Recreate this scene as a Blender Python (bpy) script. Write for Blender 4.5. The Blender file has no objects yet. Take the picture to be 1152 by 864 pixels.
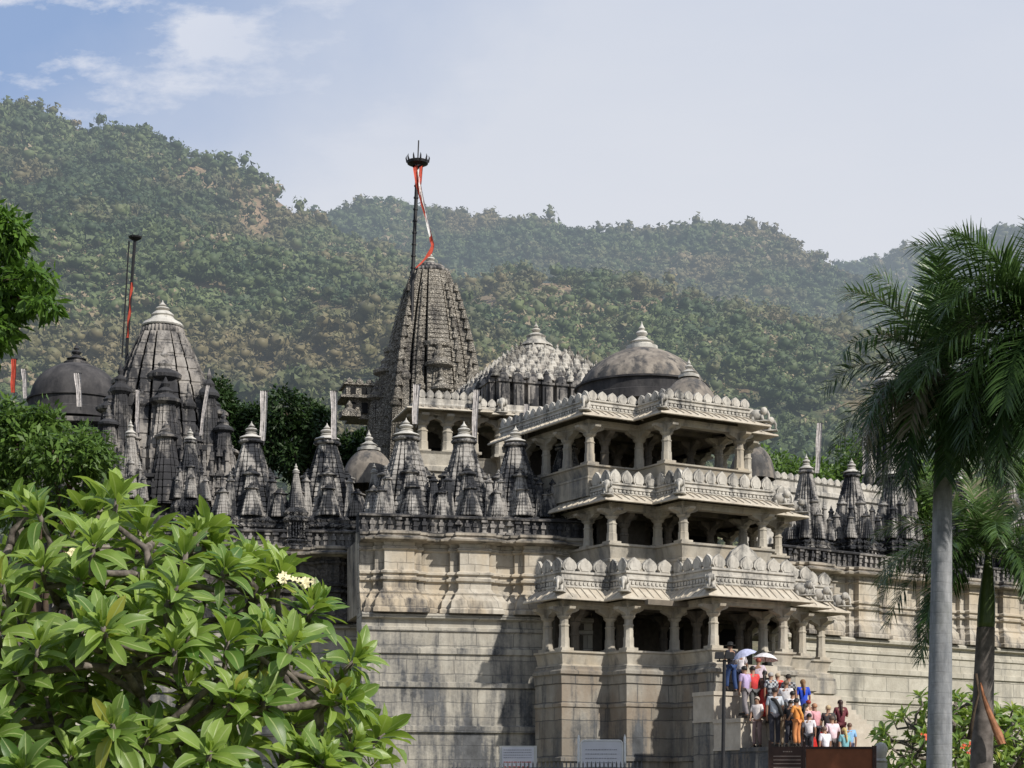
import bpy, bmesh, math, random
import numpy as np
from mathutils import Vector, Matrix, noise as mnoise
R = math.radians
PI = math.pi
random.seed(7)
C = bpy.context.scene.collection
F, HZ, CX, ZC = 2070.0, 900.0, 576.0, 1.6      # lens in photo pixels, horizon row, centre column, eye height

def W(px, py, Y):
    return Vector(((px - CX) / F * Y, Y, ZC + (HZ - py) / F * Y))

class Frame:
    """a vertical working plane: local x along the wall, local y away from the camera"""
    def __init__(s, px0, Y0, ang):
        s.o = Vector(((px0 - CX) / F * Y0, Y0, 0)); s.a = ang
        s.c, s.s = math.cos(ang), math.sin(ang)
    def w(s, x, y):
        return s.o.x + s.c * x - s.s * y, s.o.y + s.s * x + s.c * y
    def x_at(s, px, y=0.0):
        k = (px - CX) / F
        ox = s.o.x - s.s * y; oy = s.o.y + s.c * y
        return (k * oy - ox) / (s.c - k * s.s)
    def y_at(s, px, x):
        k = (px - CX) / F
        ox = s.o.x + s.c * x; oy = s.o.y + s.s * x
        return (k * oy - ox) / (-s.s - k * s.c)
    def z_at(s, py, x, y=0.0):
        return ZC + (HZ - py) / F * s.w(x, y)[1]
    def px(s, x, y, z):
        X, Y = s.w(x, y)
        return CX + F * X / Y, HZ - (z - ZC) * F / Y

# ------------------------------------------------------------------ objects
def empty(name, loc, rz=0.0, label=None, cat=None, group=None):
    o = bpy.data.objects.new(name, None); C.objects.link(o)
    o.location = loc; o.rotation_euler = (0, 0, rz); o.empty_display_size = .3
    return tag(o, label, cat, group)

def tag(o, label=None, cat=None, group=None, kind=None):
    if label: o['label'] = label
    if cat: o['category'] = cat
    if group: o['group'] = group
    if kind: o['kind'] = kind
    return o

class MB:
    def __init__(s): s.v = []; s.f = []; s.uv = None
    def add(s, vs, fs):
        b = len(s.v); s.v.extend([tuple(p) for p in vs]); s.f.extend([tuple(i + b for i in q) for q in fs])
    def box(s, x0, x1, y0, y1, z0, z1, taper=0.0, rz=0.0):
        cx, cy = (x0 + x1) / 2, (y0 + y1) / 2; hx, hy = (x1 - x0) / 2, (y1 - y0) / 2
        vs = []
        for z, k in ((z0, 1), (z1, 1 - taper)):
            for a, b in ((-1, -1), (1, -1), (1, 1), (-1, 1)):
                dx, dy = a * hx * k, b * hy * k
                vs.append((cx + dx * math.cos(rz) - dy * math.sin(rz), cy + dx * math.sin(rz) + dy * math.cos(rz), z))
        s.add(vs, [(0, 3, 2, 1), (4, 5, 6, 7), (0, 1, 5, 4), (1, 2, 6, 5), (2, 3, 7, 6), (3, 0, 4, 7)])
    def lathe(s, x, y, prof, n=16, ribs=0, amp=0.0, ribz=None, cap=True, sq=1.0, rot=0.0):
        vs = []; fs = []
        for (r, z) in prof:
            for k in range(n):
                a = 2 * PI * k / n + rot
                rr = r
                if ribs and (ribz is None or ribz[0] <= z <= ribz[1]): rr = r * (1 + amp * (1 if k % 2 else -1))
                vs.append((x + rr * math.cos(a), y + rr * math.sin(a) * sq, z))
        for i in range(len(prof) - 1):
            for k in range(n):
                k2 = (k + 1) % n
                fs.append((i * n + k, i * n + k2, (i + 1) * n + k2, (i + 1) * n + k))
        if cap:
            fs.append(tuple(range(n))[::-1]); fs.append(tuple((len(prof) - 1) * n + k for k in range(n)))
        s.add(vs, fs)
    def tube(s, pts, rad, n=6, cap=True):
        pts = [Vector(p) for p in pts]
        if not isinstance(rad, (list, tuple)): rad = [rad] * len(pts)
        vs = []; fs = []
        ref = None
        for i, p in enumerate(pts):
            d = (pts[min(i + 1, len(pts) - 1)] - pts[max(i - 1, 0)])
            d = d.normalized() if d.length > 1e-6 else Vector((0, 0, 1))
            if ref is None: ref = Vector((1, 0, 0)) if abs(d.x) < .9 else Vector((0, 1, 0))
            a = d.cross(ref).normalized(); b = d.cross(a).normalized(); ref = -b if False else a.cross(d)
            for k in range(n):
                t = 2 * PI * k / n
                vs.append(p + (a * math.cos(t) + b * math.sin(t)) * rad[i])
        for i in range(len(pts) - 1):
            for k in range(n):
                k2 = (k + 1) % n
                fs.append((i * n + k, i * n + k2, (i + 1) * n + k2, (i + 1) * n + k))
        if cap:
            fs.append(tuple(range(n))[::-1]); fs.append(tuple((len(pts) - 1) * n + k for k in range(n)))
        s.add(vs, fs)
    def ngon(s, poly, z, down=False):
        vs = [(x, y, z) for x, y in poly]; q = tuple(range(len(poly)))
        s.add(vs, [q[::-1] if down else q])
    def slab(s, poly, z0, z1):
        n = len(poly)
        vs = [(x, y, z0) for x, y in poly] + [(x, y, z1) for x, y in poly]
        fs = [tuple(range(n))[::-1], tuple(range(n, 2 * n))]
        for i in range(n):
            j = (i + 1) % n; fs.append((i, j, n + j, n + i))
        s.add(vs, fs)
    def prism(s, outline, origin, ax, ay, az, t):
        """outline in (a, b) spanned by ax, ay; extruded +-t/2 along az"""
        o = Vector(origin); ax, ay, az = Vector(ax), Vector(ay), Vector(az)
        n = len(outline); vs = []
        for sgn in (-.5, .5):
            for a, b in outline: vs.append(o + ax * a + ay * b + az * (t * sgn))
        fs = [tuple(range(n))[::-1], tuple(range(n, 2 * n))]
        for i in range(n):
            j = (i + 1) % n; fs.append((i, j, n + j, n + i))
        s.add(vs, fs)
    def sweep(s, path, prof, closed=False):
        """prof: (out, z) swept along the plan path, outward = right hand side of travel"""
        n = len(path); vs = []; offs = []
        for i in range(n):
            p = Vector(path[i])
            ds = []
            if closed or i > 0:
                d = p - Vector(path[i - 1]); ds.append(Vector((d.y, -d.x)).normalized())
            if closed or i < n - 1:
                d = Vector(path[(i + 1) % n]) - p; ds.append(Vector((d.y, -d.x)).normalized())
            if len(ds) == 2: m = (ds[0] + ds[1]) / max(.35, 1 + ds[0].dot(ds[1]))
            else: m = ds[0]
            offs.append(m)
        k = len(prof)
        for i in range(n):
            for (o, z) in prof:
                q = Vector(path[i]) + offs[i] * o; vs.append((q.x, q.y, z))
        fs = []
        for i in range(n if closed else n - 1):
            j = (i + 1) % n
            for a in range(k - 1):
                fs.append((i * k + a, j * k + a, j * k + a + 1, i * k + a + 1))
        if not closed:
            fs.append(tuple(range(k))); fs.append(tuple((n - 1) * k + a for a in range(k))[::-1])
        s.add(vs, fs)
    def build(s, name, mat, parent=None, smooth=False, auto=None, label=None):
        me = bpy.data.meshes.new(name); me.from_pydata(s.v, [], s.f)
        if s.uv is not None:
            l = me.uv_layers.new(name='UVMap'); l.data.foreach_set('uv', np.array(s.uv, dtype=np.float32).ravel())
        me.materials.append(mat); me.validate(); me.update()
        if smooth: me.polygons.foreach_set('use_smooth', [True] * len(me.polygons))
        if auto is not None:
            me.polygons.foreach_set('use_smooth', [True] * len(me.polygons)); me.set_sharp_from_angle(angle=R(auto))
        o = bpy.data.objects.new(name, me); C.objects.link(o)
        if parent: o.parent = parent
        if label: o['label'] = label
        return o

def link_mesh(name, me, parent=None, loc=(0, 0, 0), rz=0):
    o = bpy.data.objects.new(name, me); C.objects.link(o); o.parent = parent; o.location = loc; o.rotation_euler = (0, 0, rz)
    return o

def np_mesh(name, V, faces_n, idx, mat, parent=None, attrs=None, uv=None, smooth=False):
    """big meshes: V (n,3); idx flat loop vertex indices; faces_n verts per face; attrs {name: per-face float}"""
    me = bpy.data.meshes.new(name)
    V = np.asarray(V, np.float32); idx = np.asarray(idx, np.int32).ravel()
    nf = len(idx) // faces_n
    me.vertices.add(len(V)); me.vertices.foreach_set('co', V.ravel())
    me.loops.add(len(idx)); me.loops.foreach_set('vertex_index', idx)
    me.polygons.add(nf); me.polygons.foreach_set('loop_start', np.arange(nf, dtype=np.int32) * faces_n)
    me.polygons.foreach_set('loop_total', np.full(nf, faces_n, np.int32))
    if uv is not None:
        l = me.uv_layers.new(name='UVMap'); l.data.foreach_set('uv', np.asarray(uv, np.float32).ravel())
    if attrs:
        for k, a in attrs.items():
            at = me.attributes.new(k, 'FLOAT', 'FACE'); at.data.foreach_set('value', np.asarray(a, np.float32))
    if smooth: me.polygons.foreach_set('use_smooth', np.ones(nf, bool))
    me.materials.append(mat); me.update(calc_edges=True)
    o = bpy.data.objects.new(name, me); C.objects.link(o)
    if parent: o.parent = parent
    return o

# ------------------------------------------------------------------ materials
class NT:
    def __init__(s, name):
        s.m = bpy.data.materials.new(name); s.m.use_nodes = True; s.t = s.m.node_tree; s.t.nodes.clear()
        s.out = s.n('ShaderNodeOutputMaterial')
    def n(s, typ, ins=None, **kw):
        x = s.t.nodes.new(typ)
        for k, v in kw.items(): setattr(x, k, v)
        if ins:
            for k, v in ins.items():
                if isinstance(v, bpy.types.NodeSocket): s.t.links.new(v, x.inputs[k])
                else: x.inputs[k].default_value = v
        return x
    def math(s, op, a, b=0.0, clamp=False):
        x = s.n('ShaderNodeMath', {0: a, 1: b}, operation=op, use_clamp=clamp); return x.outputs[0]
    def mix(s, fac, a, b, blend='MIX'):
        x = s.n('ShaderNodeMix', data_type='RGBA', blend_type=blend)
        for k, v in ((0, fac), (6, a), (7, b)):
            if isinstance(v, bpy.types.NodeSocket): s.t.links.new(v, x.inputs[k])
            else: x.inputs[k].default_value = v if not isinstance(v, tuple) or len(v) == 4 else (*v, 1)
        return x.outputs[2]
    def ramp(s, fac, pts, interp='LINEAR'):
        x = s.n('ShaderNodeValToRGB', {0: fac}); cr = x.color_ramp; cr.interpolation = interp
        while len(cr.elements) < len(pts): cr.elements.new(.5)
        for e, (p, c) in zip(cr.elements, pts):
            e.position = p; e.color = (c, c, c, 1) if not isinstance(c, tuple) else (*c, 1)
        return x.outputs[0]
    def noise(s, vec, scale, detail=4, rough=.55):
        return s.n('ShaderNodeTexNoise', {'Vector': vec, 'Scale': scale, 'Detail': detail, 'Roughness': rough}).outputs[0]
    def mapv(s, vec, sc=(1, 1, 1), loc=(0, 0, 0), rot=(0, 0, 0)):
        return s.n('ShaderNodeMapping', {'Vector': vec, 'Scale': sc, 'Location': loc, 'Rotation': rot}).outputs[0]
    def pos(s): return s.n('ShaderNodeNewGeometry').outputs['Position']
    def obj(s): return s.n('ShaderNodeTexCoord').outputs['Object']
    def finish(s, col, rough=.85, bump=None, bstr=.5, bdist=.03, metal=0.0, spec=.3):
        p = s.n('ShaderNodeBsdfPrincipled', {'Roughness': rough, 'Metallic': metal, 'Specular IOR Level': spec})
        if isinstance(col, bpy.types.NodeSocket): s.t.links.new(col, p.inputs['Base Color'])
        else: p.inputs['Base Color'].default_value = (*col, 1)
        if bump is not None:
            b = s.n('ShaderNodeBump', {'Height': bump, 'Strength': bstr, 'Distance': bdist})
            s.t.links.new(b.outputs[0], p.inputs['Normal'])
        s.t.links.new(p.outputs[0], s.out.inputs[0]); s.p = p
        return s.m

def plain(name, col, rough=.6, metal=0.0, var=.25, scale=6.0, bump=.1):
    t = NT(name); n = t.noise(t.pos(), scale, 3)
    c = t.mix(t.ramp(n, [(.3, 0.0), (.7, 1.0)]), tuple(x * (1 - var) for x in col), tuple(min(1, x * (1 + var)) for x in col))
    return t.finish(c, rough, n, bump, .02, metal)

def stone(name, light, mid, dark, lo=.46, hi=.62, streak=2.2, big=.35, top=.0, carve=0.0, blocks=None, bstr=.5, drift=None, warm=None, bvar=.75, bmort=.8):
    """weathered carved stone: pale body, brown patches, black water streaks; optional ashlar courses"""
    t = NT(name); P = t.pos()
    fine = t.noise(P, 9.0, 6, .65)
    blot = t.noise(P, big, 6, .6)
    st = t.noise(t.mapv(P, (streak, streak, .28)), 1.0, 6, .62)
    mot = t.noise(t.mapv(P, (1, 1, .7)), 2.6, 5, .6)
    body = t.mix(t.ramp(mot, [(.38, 0.0), (.62, 1.0)]), light, mid)
    if warm: body = t.mix(t.ramp(t.noise(t.mapv(P, (1, 1, .5)), .8, 4), [(.45, 0.0), (.62, .8)]), body, warm)
    body = t.mix(t.ramp(fine, [(.3, .35), (.7, 0.0)]), body, tuple(x * .55 for x in light))
    h = t.math('ADD', t.math('MULTIPLY', fine, .5), t.math('MULTIPLY', mot, .5))
    s_ = t.math('ADD', t.math('MULTIPLY', blot, .45), t.math('MULTIPLY', st, .55))
    if drift:                                        # more (or less) stain with height: (z0, z1, add at z0, add at z1)
        z0, z1, a0, a1 = drift
        z = t.n('ShaderNodeSeparateXYZ', {0: P}).outputs[2]
        d = t.n('ShaderNodeMapRange', {0: z, 1: z0, 2: z1, 3: a0, 4: a1}).outputs[0]
        s_ = t.math('ADD', s_, d)
    if top:
        nz = t.n('ShaderNodeSeparateXYZ', {0: t.n('ShaderNodeNewGeometry').outputs['Normal']}).outputs[2]
        s_ = t.math('ADD', s_, t.math('MULTIPLY', t.math('GREATER_THAN', nz, .5), top))
    s_ = t.math('ADD', s_, t.math('MULTIPLY', t.math('SUBTRACT', fine, .5), .16))
    stain = t.ramp(s_, [(lo, 0.0), (hi, 1.0)])
    if blocks:
        bw, bh = blocks
        O = t.n('ShaderNodeSeparateXYZ', {0: t.obj()})
        wv = t.math('MULTIPLY', t.math('SUBTRACT', t.noise(P, 1.7, 3), .5), .10)
        v = t.n('ShaderNodeCombineXYZ', {0: t.math('ADD', t.math('ADD', O.outputs[0], O.outputs[1]), wv), 1: t.math('ADD', O.outputs[2], wv)}).outputs[0]
        br = t.n('ShaderNodeTexBrick', {'Vector': v, 'Color1': (.0, 0, 0, 1), 'Color2': (1, 1, 1, 1), 'Mortar': (.5, .5, .5, 1), 'Scale': 1.0,
                                       'Mortar Size': .018, 'Mortar Smooth': .3, 'Bias': 0.0, 'Brick Width': bw, 'Row Height': bh})
        br.offset = .43; br.squash = 1.25; br.squash_frequency = 3
        wob = br.outputs['Color']; mort = br.outputs['Fac']
        body = t.mix(t.math('MULTIPLY', t.math('POWER', wob, 2.0), bvar), body, tuple(x * .45 for x in mid))
        body = t.mix(t.math('MULTIPLY', mort, bmort), body, tuple(x * 1.2 for x in dark))
        h = t.math('SUBTRACT', h, t.math('MULTIPLY', mort, 1.3 * bmort))
    if carve:
        warp = t.n('ShaderNodeVectorMath', {0: t.mapv(P, (1, 1, 1.5), rot=(0, 0, -.26)), 1: t.n('ShaderNodeTexNoise', {'Vector': P, 'Scale': 2.0}).outputs[1]}, operation='ADD').outputs[0]
        vo = t.n('ShaderNodeTexVoronoi', {'Vector': warp, 'Scale': carve, 'Randomness': .45}, feature='F1', distance='CHEBYCHEV').outputs[0]
        vr = t.ramp(vo, [(.28, 1.0), (.50, 0.0)])
        h = t.math('ADD', h, t.math('MULTIPLY', vr, 1.4))
        body = t.mix(t.math('MULTIPLY', t.math('SUBTRACT', 1.0, vr), .55), body, dark)
    rnd = t.n('ShaderNodeObjectInfo').outputs['Random']
    body = t.mix(t.math('MULTIPLY', rnd, .32), body, tuple(x * .62 for x in light))
    col = t.mix(stain, body, t.mix(t.ramp(mot, [(.3, 0.0), (.75, 1.0)]), dark, tuple(x * 2.4 for x in dark)))
    return t.finish(col, .9, h, bstr, .05, spec=.2)

M = {}
def mats():
    M['pav'] = stone('pale_marble', (.53, .49, .415), (.38, .345, .285), (.075, .075, .075), .50, .66, 2.4, .5, warm=(.46, .39, .29), bstr=.6)
    M['pavtop'] = stone('pale_marble_parapet', (.62, .59, .53), (.45, .42, .37), (.06, .06, .06), .48, .62, 3.0, .8, top=.03, carve=0, bstr=.8)
    M['carved'] = stone('carved_frieze_marble', (.58, .53, .46), (.42, .38, .31), (.06, .06, .06), .52, .68, 2.5, .7, carve=5.5, bstr=.9)
    M['eave'] = stone('eave_marble', (.60, .55, .46), (.46, .40, .32), (.09, .085, .08), .56, .74, 1.6, .6)
    M['shrine'] = stone('blackened_shrine_marble', (.44, .42, .39), (.30, .28, .26), (.022, .023, .026), .45, .53, 2.6, .75, top=.05, bstr=.9)
    M['shrinecarve'] = stone('blackened_carved_marble', (.42, .40, .37), (.29, .27, .25), (.022, .023, .026), .43, .53, 2.6, .8, top=.05, carve=4.5, bstr=1.0)
    M['tower'] = stone('grey_tower_marble', (.39, .365, .335), (.25, .23, .21), (.026, .026, .028), .425, .52, 1.6, .4, top=.05, bstr=.9)
    M['bigspire'] = stone('main_spire_marble', (.54, .50, .43), (.40, .36, .30), (.055, .052, .05), .53, .64, 2.6, .35, top=.05, carve=8.0, bstr=1.0)
    M['finial'] = stone('finial_marble', (.62, .60, .55), (.46, .44, .40), (.05, .05, .05), .52, .68, 3, .8, top=0)
    M['wall'] = stone('cream_wall_marble', (.58, .535, .455), (.44, .395, .325), (.055, .052, .05), .51, .65, 2.6, .5, blocks=(1.1, .52), warm=(.50, .405, .28), bstr=.5,
                      drift=(8.0, 9.4, .085, 0), bvar=.3, bmort=.45)
    M['cornice'] = stone('stained_cornice_marble', (.50, .45, .37), (.36, .31, .25), (.03, .03, .03), .45, .60, 1.3, .5, top=.06, carve=0)
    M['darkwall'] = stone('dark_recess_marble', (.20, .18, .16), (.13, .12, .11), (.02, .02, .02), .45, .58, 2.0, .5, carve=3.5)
    M['plinth'] = stone('grey_plinth_masonry', (.54, .51, .44), (.42, .385, .32), (.06, .062, .065), .49, .63, 2.4, .3, blocks=(1.35, .5), bstr=.7, bvar=.5, bmort=.65, drift=(3.5, 8.0, .075, -.01))
    M['plinthdark'] = stone('stained_shaded_plinth_masonry', (.43, .405, .35), (.30, .275, .235), (.05, .053, .057), .475, .61, 2.4, .35, blocks=(1.3, .62), bstr=.8, warm=(.22, .155, .10), drift=(3.0, 7.0, .05, -.05))  # darker plinth stone: water stains plus cast shade put into the colour
    M['plinthlight'] = stone('pale_plinth_masonry', (.54, .51, .43), (.43, .40, .33), (.07, .07, .065), .54, .72, 1.4, .35, blocks=(1.3, .6), bstr=.6, bvar=.35, bmort=.55)
    M['stair'] = stone('stair_marble', (.56, .51, .43), (.44, .39, .32), (.08, .08, .08), .60, .78, 2, .5)
    M['dome'] = stone('brown_dome_plaster', (.30, .265, .225), (.17, .15, .13), (.045, .044, .044), .46, .57, 3.2, .6, bstr=.6)
    M['domeblack'] = stone('black_dome_plaster', (.105, .10, .10), (.06, .058, .06), (.016, .016, .018), .42, .60, 1.4, .5, bstr=.3)
    M['roofbell'] = stone('bell_roof_marble', (.60, .57, .51), (.42, .39, .34), (.05, .05, .05), .48, .62, 3, .9, top=0, bstr=.8)
    M['interior'] = plain('dim_interior_marble', (.085, .075, .062), .9)  # marble darkened so the shade behind the columns sits in its colour
    M['soffit'] = stone('shade_toned_soffit_marble', (.22, .19, .155), (.15, .13, .105), (.04, .04, .04), .5, .66, 2, .5)  # ceilings and inner columns: indoor shade painted into the stone colour
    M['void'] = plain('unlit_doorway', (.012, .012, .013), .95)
    M['black'] = plain('black_painted_iron', (.018, .018, .02), .5)
    M['red'] = plain('red_orange_cloth', (.48, .075, .045), .8, bump=.3)
    M['cloth'] = plain('grey_white_cloth', (.50, .47, .46), .9, var=.35, scale=9, bump=.4)
    M['whitecloth'] = plain('white_ribbon', (.72, .70, .68), .8)
# ------------------------------------------------------------------ temple vocabulary
def ratha_plan(k=1.0, notch=.1):
    side = [(-.80, .80), (-.60, .80), (-.60, .80 - notch), (-.55, .80 - notch), (-.55, .90), (-.31, .90), (-.31, .90 - notch * 1.3), (-.26, .90 - notch * 1.3),
            (-.26, 1.0), (.26, 1.0), (.26, .90 - notch * 1.3), (.31, .90 - notch * 1.3), (.31, .90), (.55, .90), (.55, .80 - notch), (.60, .80 - notch), (.60, .80)]
    pts = []
    for q in range(4):
        a = q * PI / 2
        for (t, d) in side:
            x, y = t, -d                       # side facing -y, walking +x
            pts.append((k * (x * math.cos(a) - y * math.sin(a)), k * (x * math.sin(a) + y * math.cos(a))))
    return pts

def spire_w(t, top=.36, p=1.9):
    return 1 - (1 - top) * (t ** p) * .9 - (1 - top) * .1 * t

def spire(m, cx, cy, z0, h, w, courses=16, top=.36, notch=.1, step=.03, clipy=None, p=1.9):
    plan = ratha_plan(1.0, notch); n = len(plan)
    vs = []; fs = []; rings = []
    for i in range(courses):
        t0, t1 = i / courses, (i + 1) / courses
        for (t, g) in ((t0, 1 - step), (t0 + (t1 - t0) * .16, 1 - step), (t0 + (t1 - t0) * .22, 1 + step * .3), (t1 - (t1 - t0) * .08, 1 + step * .3)):
            rings.append((t, g))
    for (t, g) in rings:
        k = w * spire_w(t, top, p) * g
        for (x, y) in plan: vs.append((cx + x * k, cy + y * k, z0 + t * h))
    for i in range(len(rings) - 1):
        for a in range(n):
            b = (a + 1) % n
            fs.append((i * n + a, i * n + b, (i + 1) * n + b, (i + 1) * n + a))
    fs.append(tuple((len(rings) - 1) * n + a for a in range(n)))
    m.add(vs, fs)

FIN = [(0.30, 0), (.36, .06), (.30, .12), (.18, .16), (.30, .24), (.36, .34), (.28, .44), (.12, .50), (.16, .54), (.20, .60), (.12, .70), (.04, .86), (.015, 1.0)]
def finial(m, x, y, z, r, h, n=12):
    m.lathe(x, y, [(a * r / .36, z + b * h) for a, b in FIN], n)

def amalaka(m, x, y, z, r, h, ribs=28):
    m.lathe(x, y, [(r * .70, z - h * .3), (r * .72, z), (r * .98, z + h * .18), (r * 1.04, z + h * .45), (r * .98, z + h * .75), (r * .80, z + h), (r * .55, z + h * 1.25)], ribs * 2, ribs=1, amp=.035, ribz=(z + h * .1, z + h * .8))

def cap_disc(m, x, y, z, r, h):
    """smooth white bell above the amalaka"""
    m.lathe(x, y, [(r * .92, z), (r * 1.0, z + h * .12), (r * .92, z + h * .3), (r * .62, z + h * .55), (r * .45, z + h * .8), (r * .40, z + h)], 20)

def mini(m, cx, cy, z0, h, w, courses=8, disc=1.0):
    """attached half-spire: ribbed body, wide disc, bell and pointed finial"""
    spire(m, cx, cy, z0, h * .80, w, courses, .36, .14, .035, p=1.15)
    m.lathe(cx, cy, [(w * .36, z0 + h * .775), (w * .46, z0 + h * .785), (w * .60 * disc, z0 + h * .80), (w * .62 * disc, z0 + h * .82), (w * .50, z0 + h * .84), (w * .34, z0 + h * .855), (w * .30, z0 + h * .87), (w * .34, z0 + h * .885), (w * .24, z0 + h * .905), (w * .12, z0 + h * .92), (w * .17, z0 + h * .945), (w * .10, z0 + h * .965), (w * .015, z0 + h * 1.0)], 12)

def relief(m, x0, x1, yf, z0, z1, rng, cell=.22, sign=-1, depth=.09, axis='x'):
    """a course of small carved figures, niches and colonnettes on a face (axis x: face normal sign*y)"""
    L = x1 - x0; n = max(1, int(L / cell)); c = L / n
    for i in range(n):
        a = x0 + c * (i + .5); d = depth * rng.uniform(.55, 1.15); kind = rng.random()
        def bx(h0, h1, hw, dd):
            za, zb = z0 + (z1 - z0) * h0, z0 + (z1 - z0) * h1
            lo, hi = (yf + sign * dd, yf - sign * .03) if sign < 0 else (yf - sign * .03, yf + sign * dd)
            if axis == 'x': m.box(a - hw, a + hw, min(lo, hi), max(lo, hi), za, zb, .08)
            else: m.box(min(lo, hi), max(lo, hi), a - hw, a + hw, za, zb, .08)
        if kind < .55:                                  # standing figure: legs, torso, head
            bx(.0, .10, c * .42, d * .9); bx(.10, .50, c * .20, d * .75); bx(.48, .74, c * .30, d); bx(.76, .93, c * .14, d * .85)
        elif kind < .8:                                 # colonnette with rings
            bx(.0, .14, c * .36, d); bx(.14, .80, c * .22, d * .7); bx(.40, .48, c * .30, d * .9); bx(.80, .96, c * .38, d)
        else:                                           # niche with little pediment
            bx(.0, .16, c * .44, d); bx(.16, .62, c * .10, d * .4); bx(.62, .74, c * .44, d * 1.1); bx(.74, .86, c * .30, d); bx(.86, .97, c * .14, d * .9)

def sq(w, k=.0):
    """closed stepped square plan, counter-clockwise seen from above so that outward is the right hand side"""
    a = w; b = w * .62; c = w * .3; s = w * (.10 + k)
    P = []
    side = [(-a, -a), (-b, -a), (-b, -a - s), (-c, -a - s), (-c, -a - 2 * s), (c, -a - 2 * s), (c, -a - s), (b, -a - s), (b, -a)]
    for q in range(4):
        an = q * PI / 2
        for x, y in side: P.append((x * math.cos(an) - y * math.sin(an), x * math.sin(an) + y * math.cos(an)))
    return P

def shrine(loc, rz, w, zb, zs, ztop, label, group='small spired shrines along the temple wall', front=True, rich=True, name='shrine', smat='shrine', seed=0, urus=True):
    """base band zb..zs, curvilinear spire with clinging half-spires, ribbed disc and finial up to ztop"""
    rng = random.Random(seed)
    t = empty(name, (loc[0], loc[1], zb), rz, label, 'shrine', group)
    H = ztop - zb; hb = zs - zb; hs = (ztop - zs)
    b = MB()
    b.sweep(sq(w * .86), [(.10, 0), (.10, hb * .10), (.04, hb * .14), (.12, hb * .20), (.0, hb * .26), (-.02, hb * .62), (.10, hb * .68), (.12, hb * .74), (.02, hb * .80), (.08, hb * .88), (-.05, hb)], closed=True)
    wf = w * .86
    for q in range(4):
        # figures on the projecting faces (front and both sides are seen)
        if q == 2: continue
        mm = MB(); s = wf * .10
        relief(mm, -wf * .30, wf * .30, -wf - 2 * s, hb * .27, hb * .66, rng, w * .2, -1, .10)
        relief(mm, -wf * .62, -wf * .31, -wf - s, hb * .27, hb * .66, rng, w * .16, -1, .09)
        relief(mm, wf * .31, wf * .62, -wf - s, hb * .27, hb * .66, rng, w * .16, -1, .09)
        relief(mm, -wf, -wf * .63, -wf, hb * .27, hb * .66, rng, w * .16, -1, .09)
        relief(mm, wf * .63, wf, -wf, hb * .27, hb * .66, rng, w * .16, -1, .09)
        a = q * PI / 2
        vs = [(x * math.cos(a) - y * math.sin(a), x * math.sin(a) + y * math.cos(a), z) for x, y, z in mm.v]
        b.add(vs, mm.f)
    b.build('base', M[smat + 'carve' if smat == 'shrine' else smat], t)
    s = MB()
    body = hs * .77
    spire(s, 0, 0, hb, body, w * .80, 15, .33, .16, .03, p=1.3)
    if urus:
        for q in range(4):
            a = q * PI / 2; ca, sa = math.cos(a), math.sin(a)
            def at(x, y): return (x * ca - y * sa, x * sa + y * ca)
            for (d, ww, hh) in ((.52, .42, .70), (.86, .34, .44)):
                x, y = at(0, -w * d); mini(s, x, y, hb, body * hh, w * ww, 8)
            for (dx, dy, ww, hh) in ((.76, -.78, .25, .38), (.60, -.60, .22, .58)):
                x, y = at(w * dx, w * dy); mini(s, x, y, hb, body * hh, w * ww, 7)
    s.build('spire', M[smat], t)
    zt = hb + body
    d = MB(); amalaka(d, 0, 0, zt, w * .36, hs * .045, 18); d.build('ribbed_disc', M[smat], t, auto=40)
    f = MB(); cap_disc(f, 0, 0, zt + hs * .05, w * .36, hs * .06); finial(f, 0, 0, zt + hs * .10, w * .19, hs * (1 - .77 - .10)); f.build('finial', M['finial'], t, auto=40)
    return t

def banner(loc, h, z0, label, lean=0.0, w=.20, group='cloth wrapped flag poles on the shrines', tone='cloth', seed=0):
    rng = random.Random(seed)
    t = empty('flag_pole', (loc[0], loc[1], z0), 0, label, 'flag pole', group)
    p = MB(); p.tube([(0, 0, 0), (lean * .5, 0, h * .5), (lean, 0, h)], .025, 6); p.box(lean - w * .6, lean + w * .6, -.03, .03, h - .03, h + .02); p.build('pole', M['black'], t)
    c = MB(); n = 14; vs = []; fs = []
    for i in range(n + 1):
        k = i / n; z = h * (1 - .92 * k); ww = w * (1.15 - .25 * k) * (1 + .05 * math.sin(k * 9 + seed))
        x0 = lean * z / h + .03 * math.sin(k * 4 + seed) * k - .02
        for j in range(7):
            u = j / 6 - .5; vs.append((x0 + u * ww, -.04 - .035 * math.cos(j * PI) * (1 - .2 * k) - .02 * math.sin(k * 11 + j), z))
    for i in range(n):
        for j in range(6): a = i * 7 + j; fs.append((a, a + 1, a + 8, a + 7))
    c.add(vs, fs); c.build('cloth', M[tone], t, smooth=True)
    return t

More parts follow.
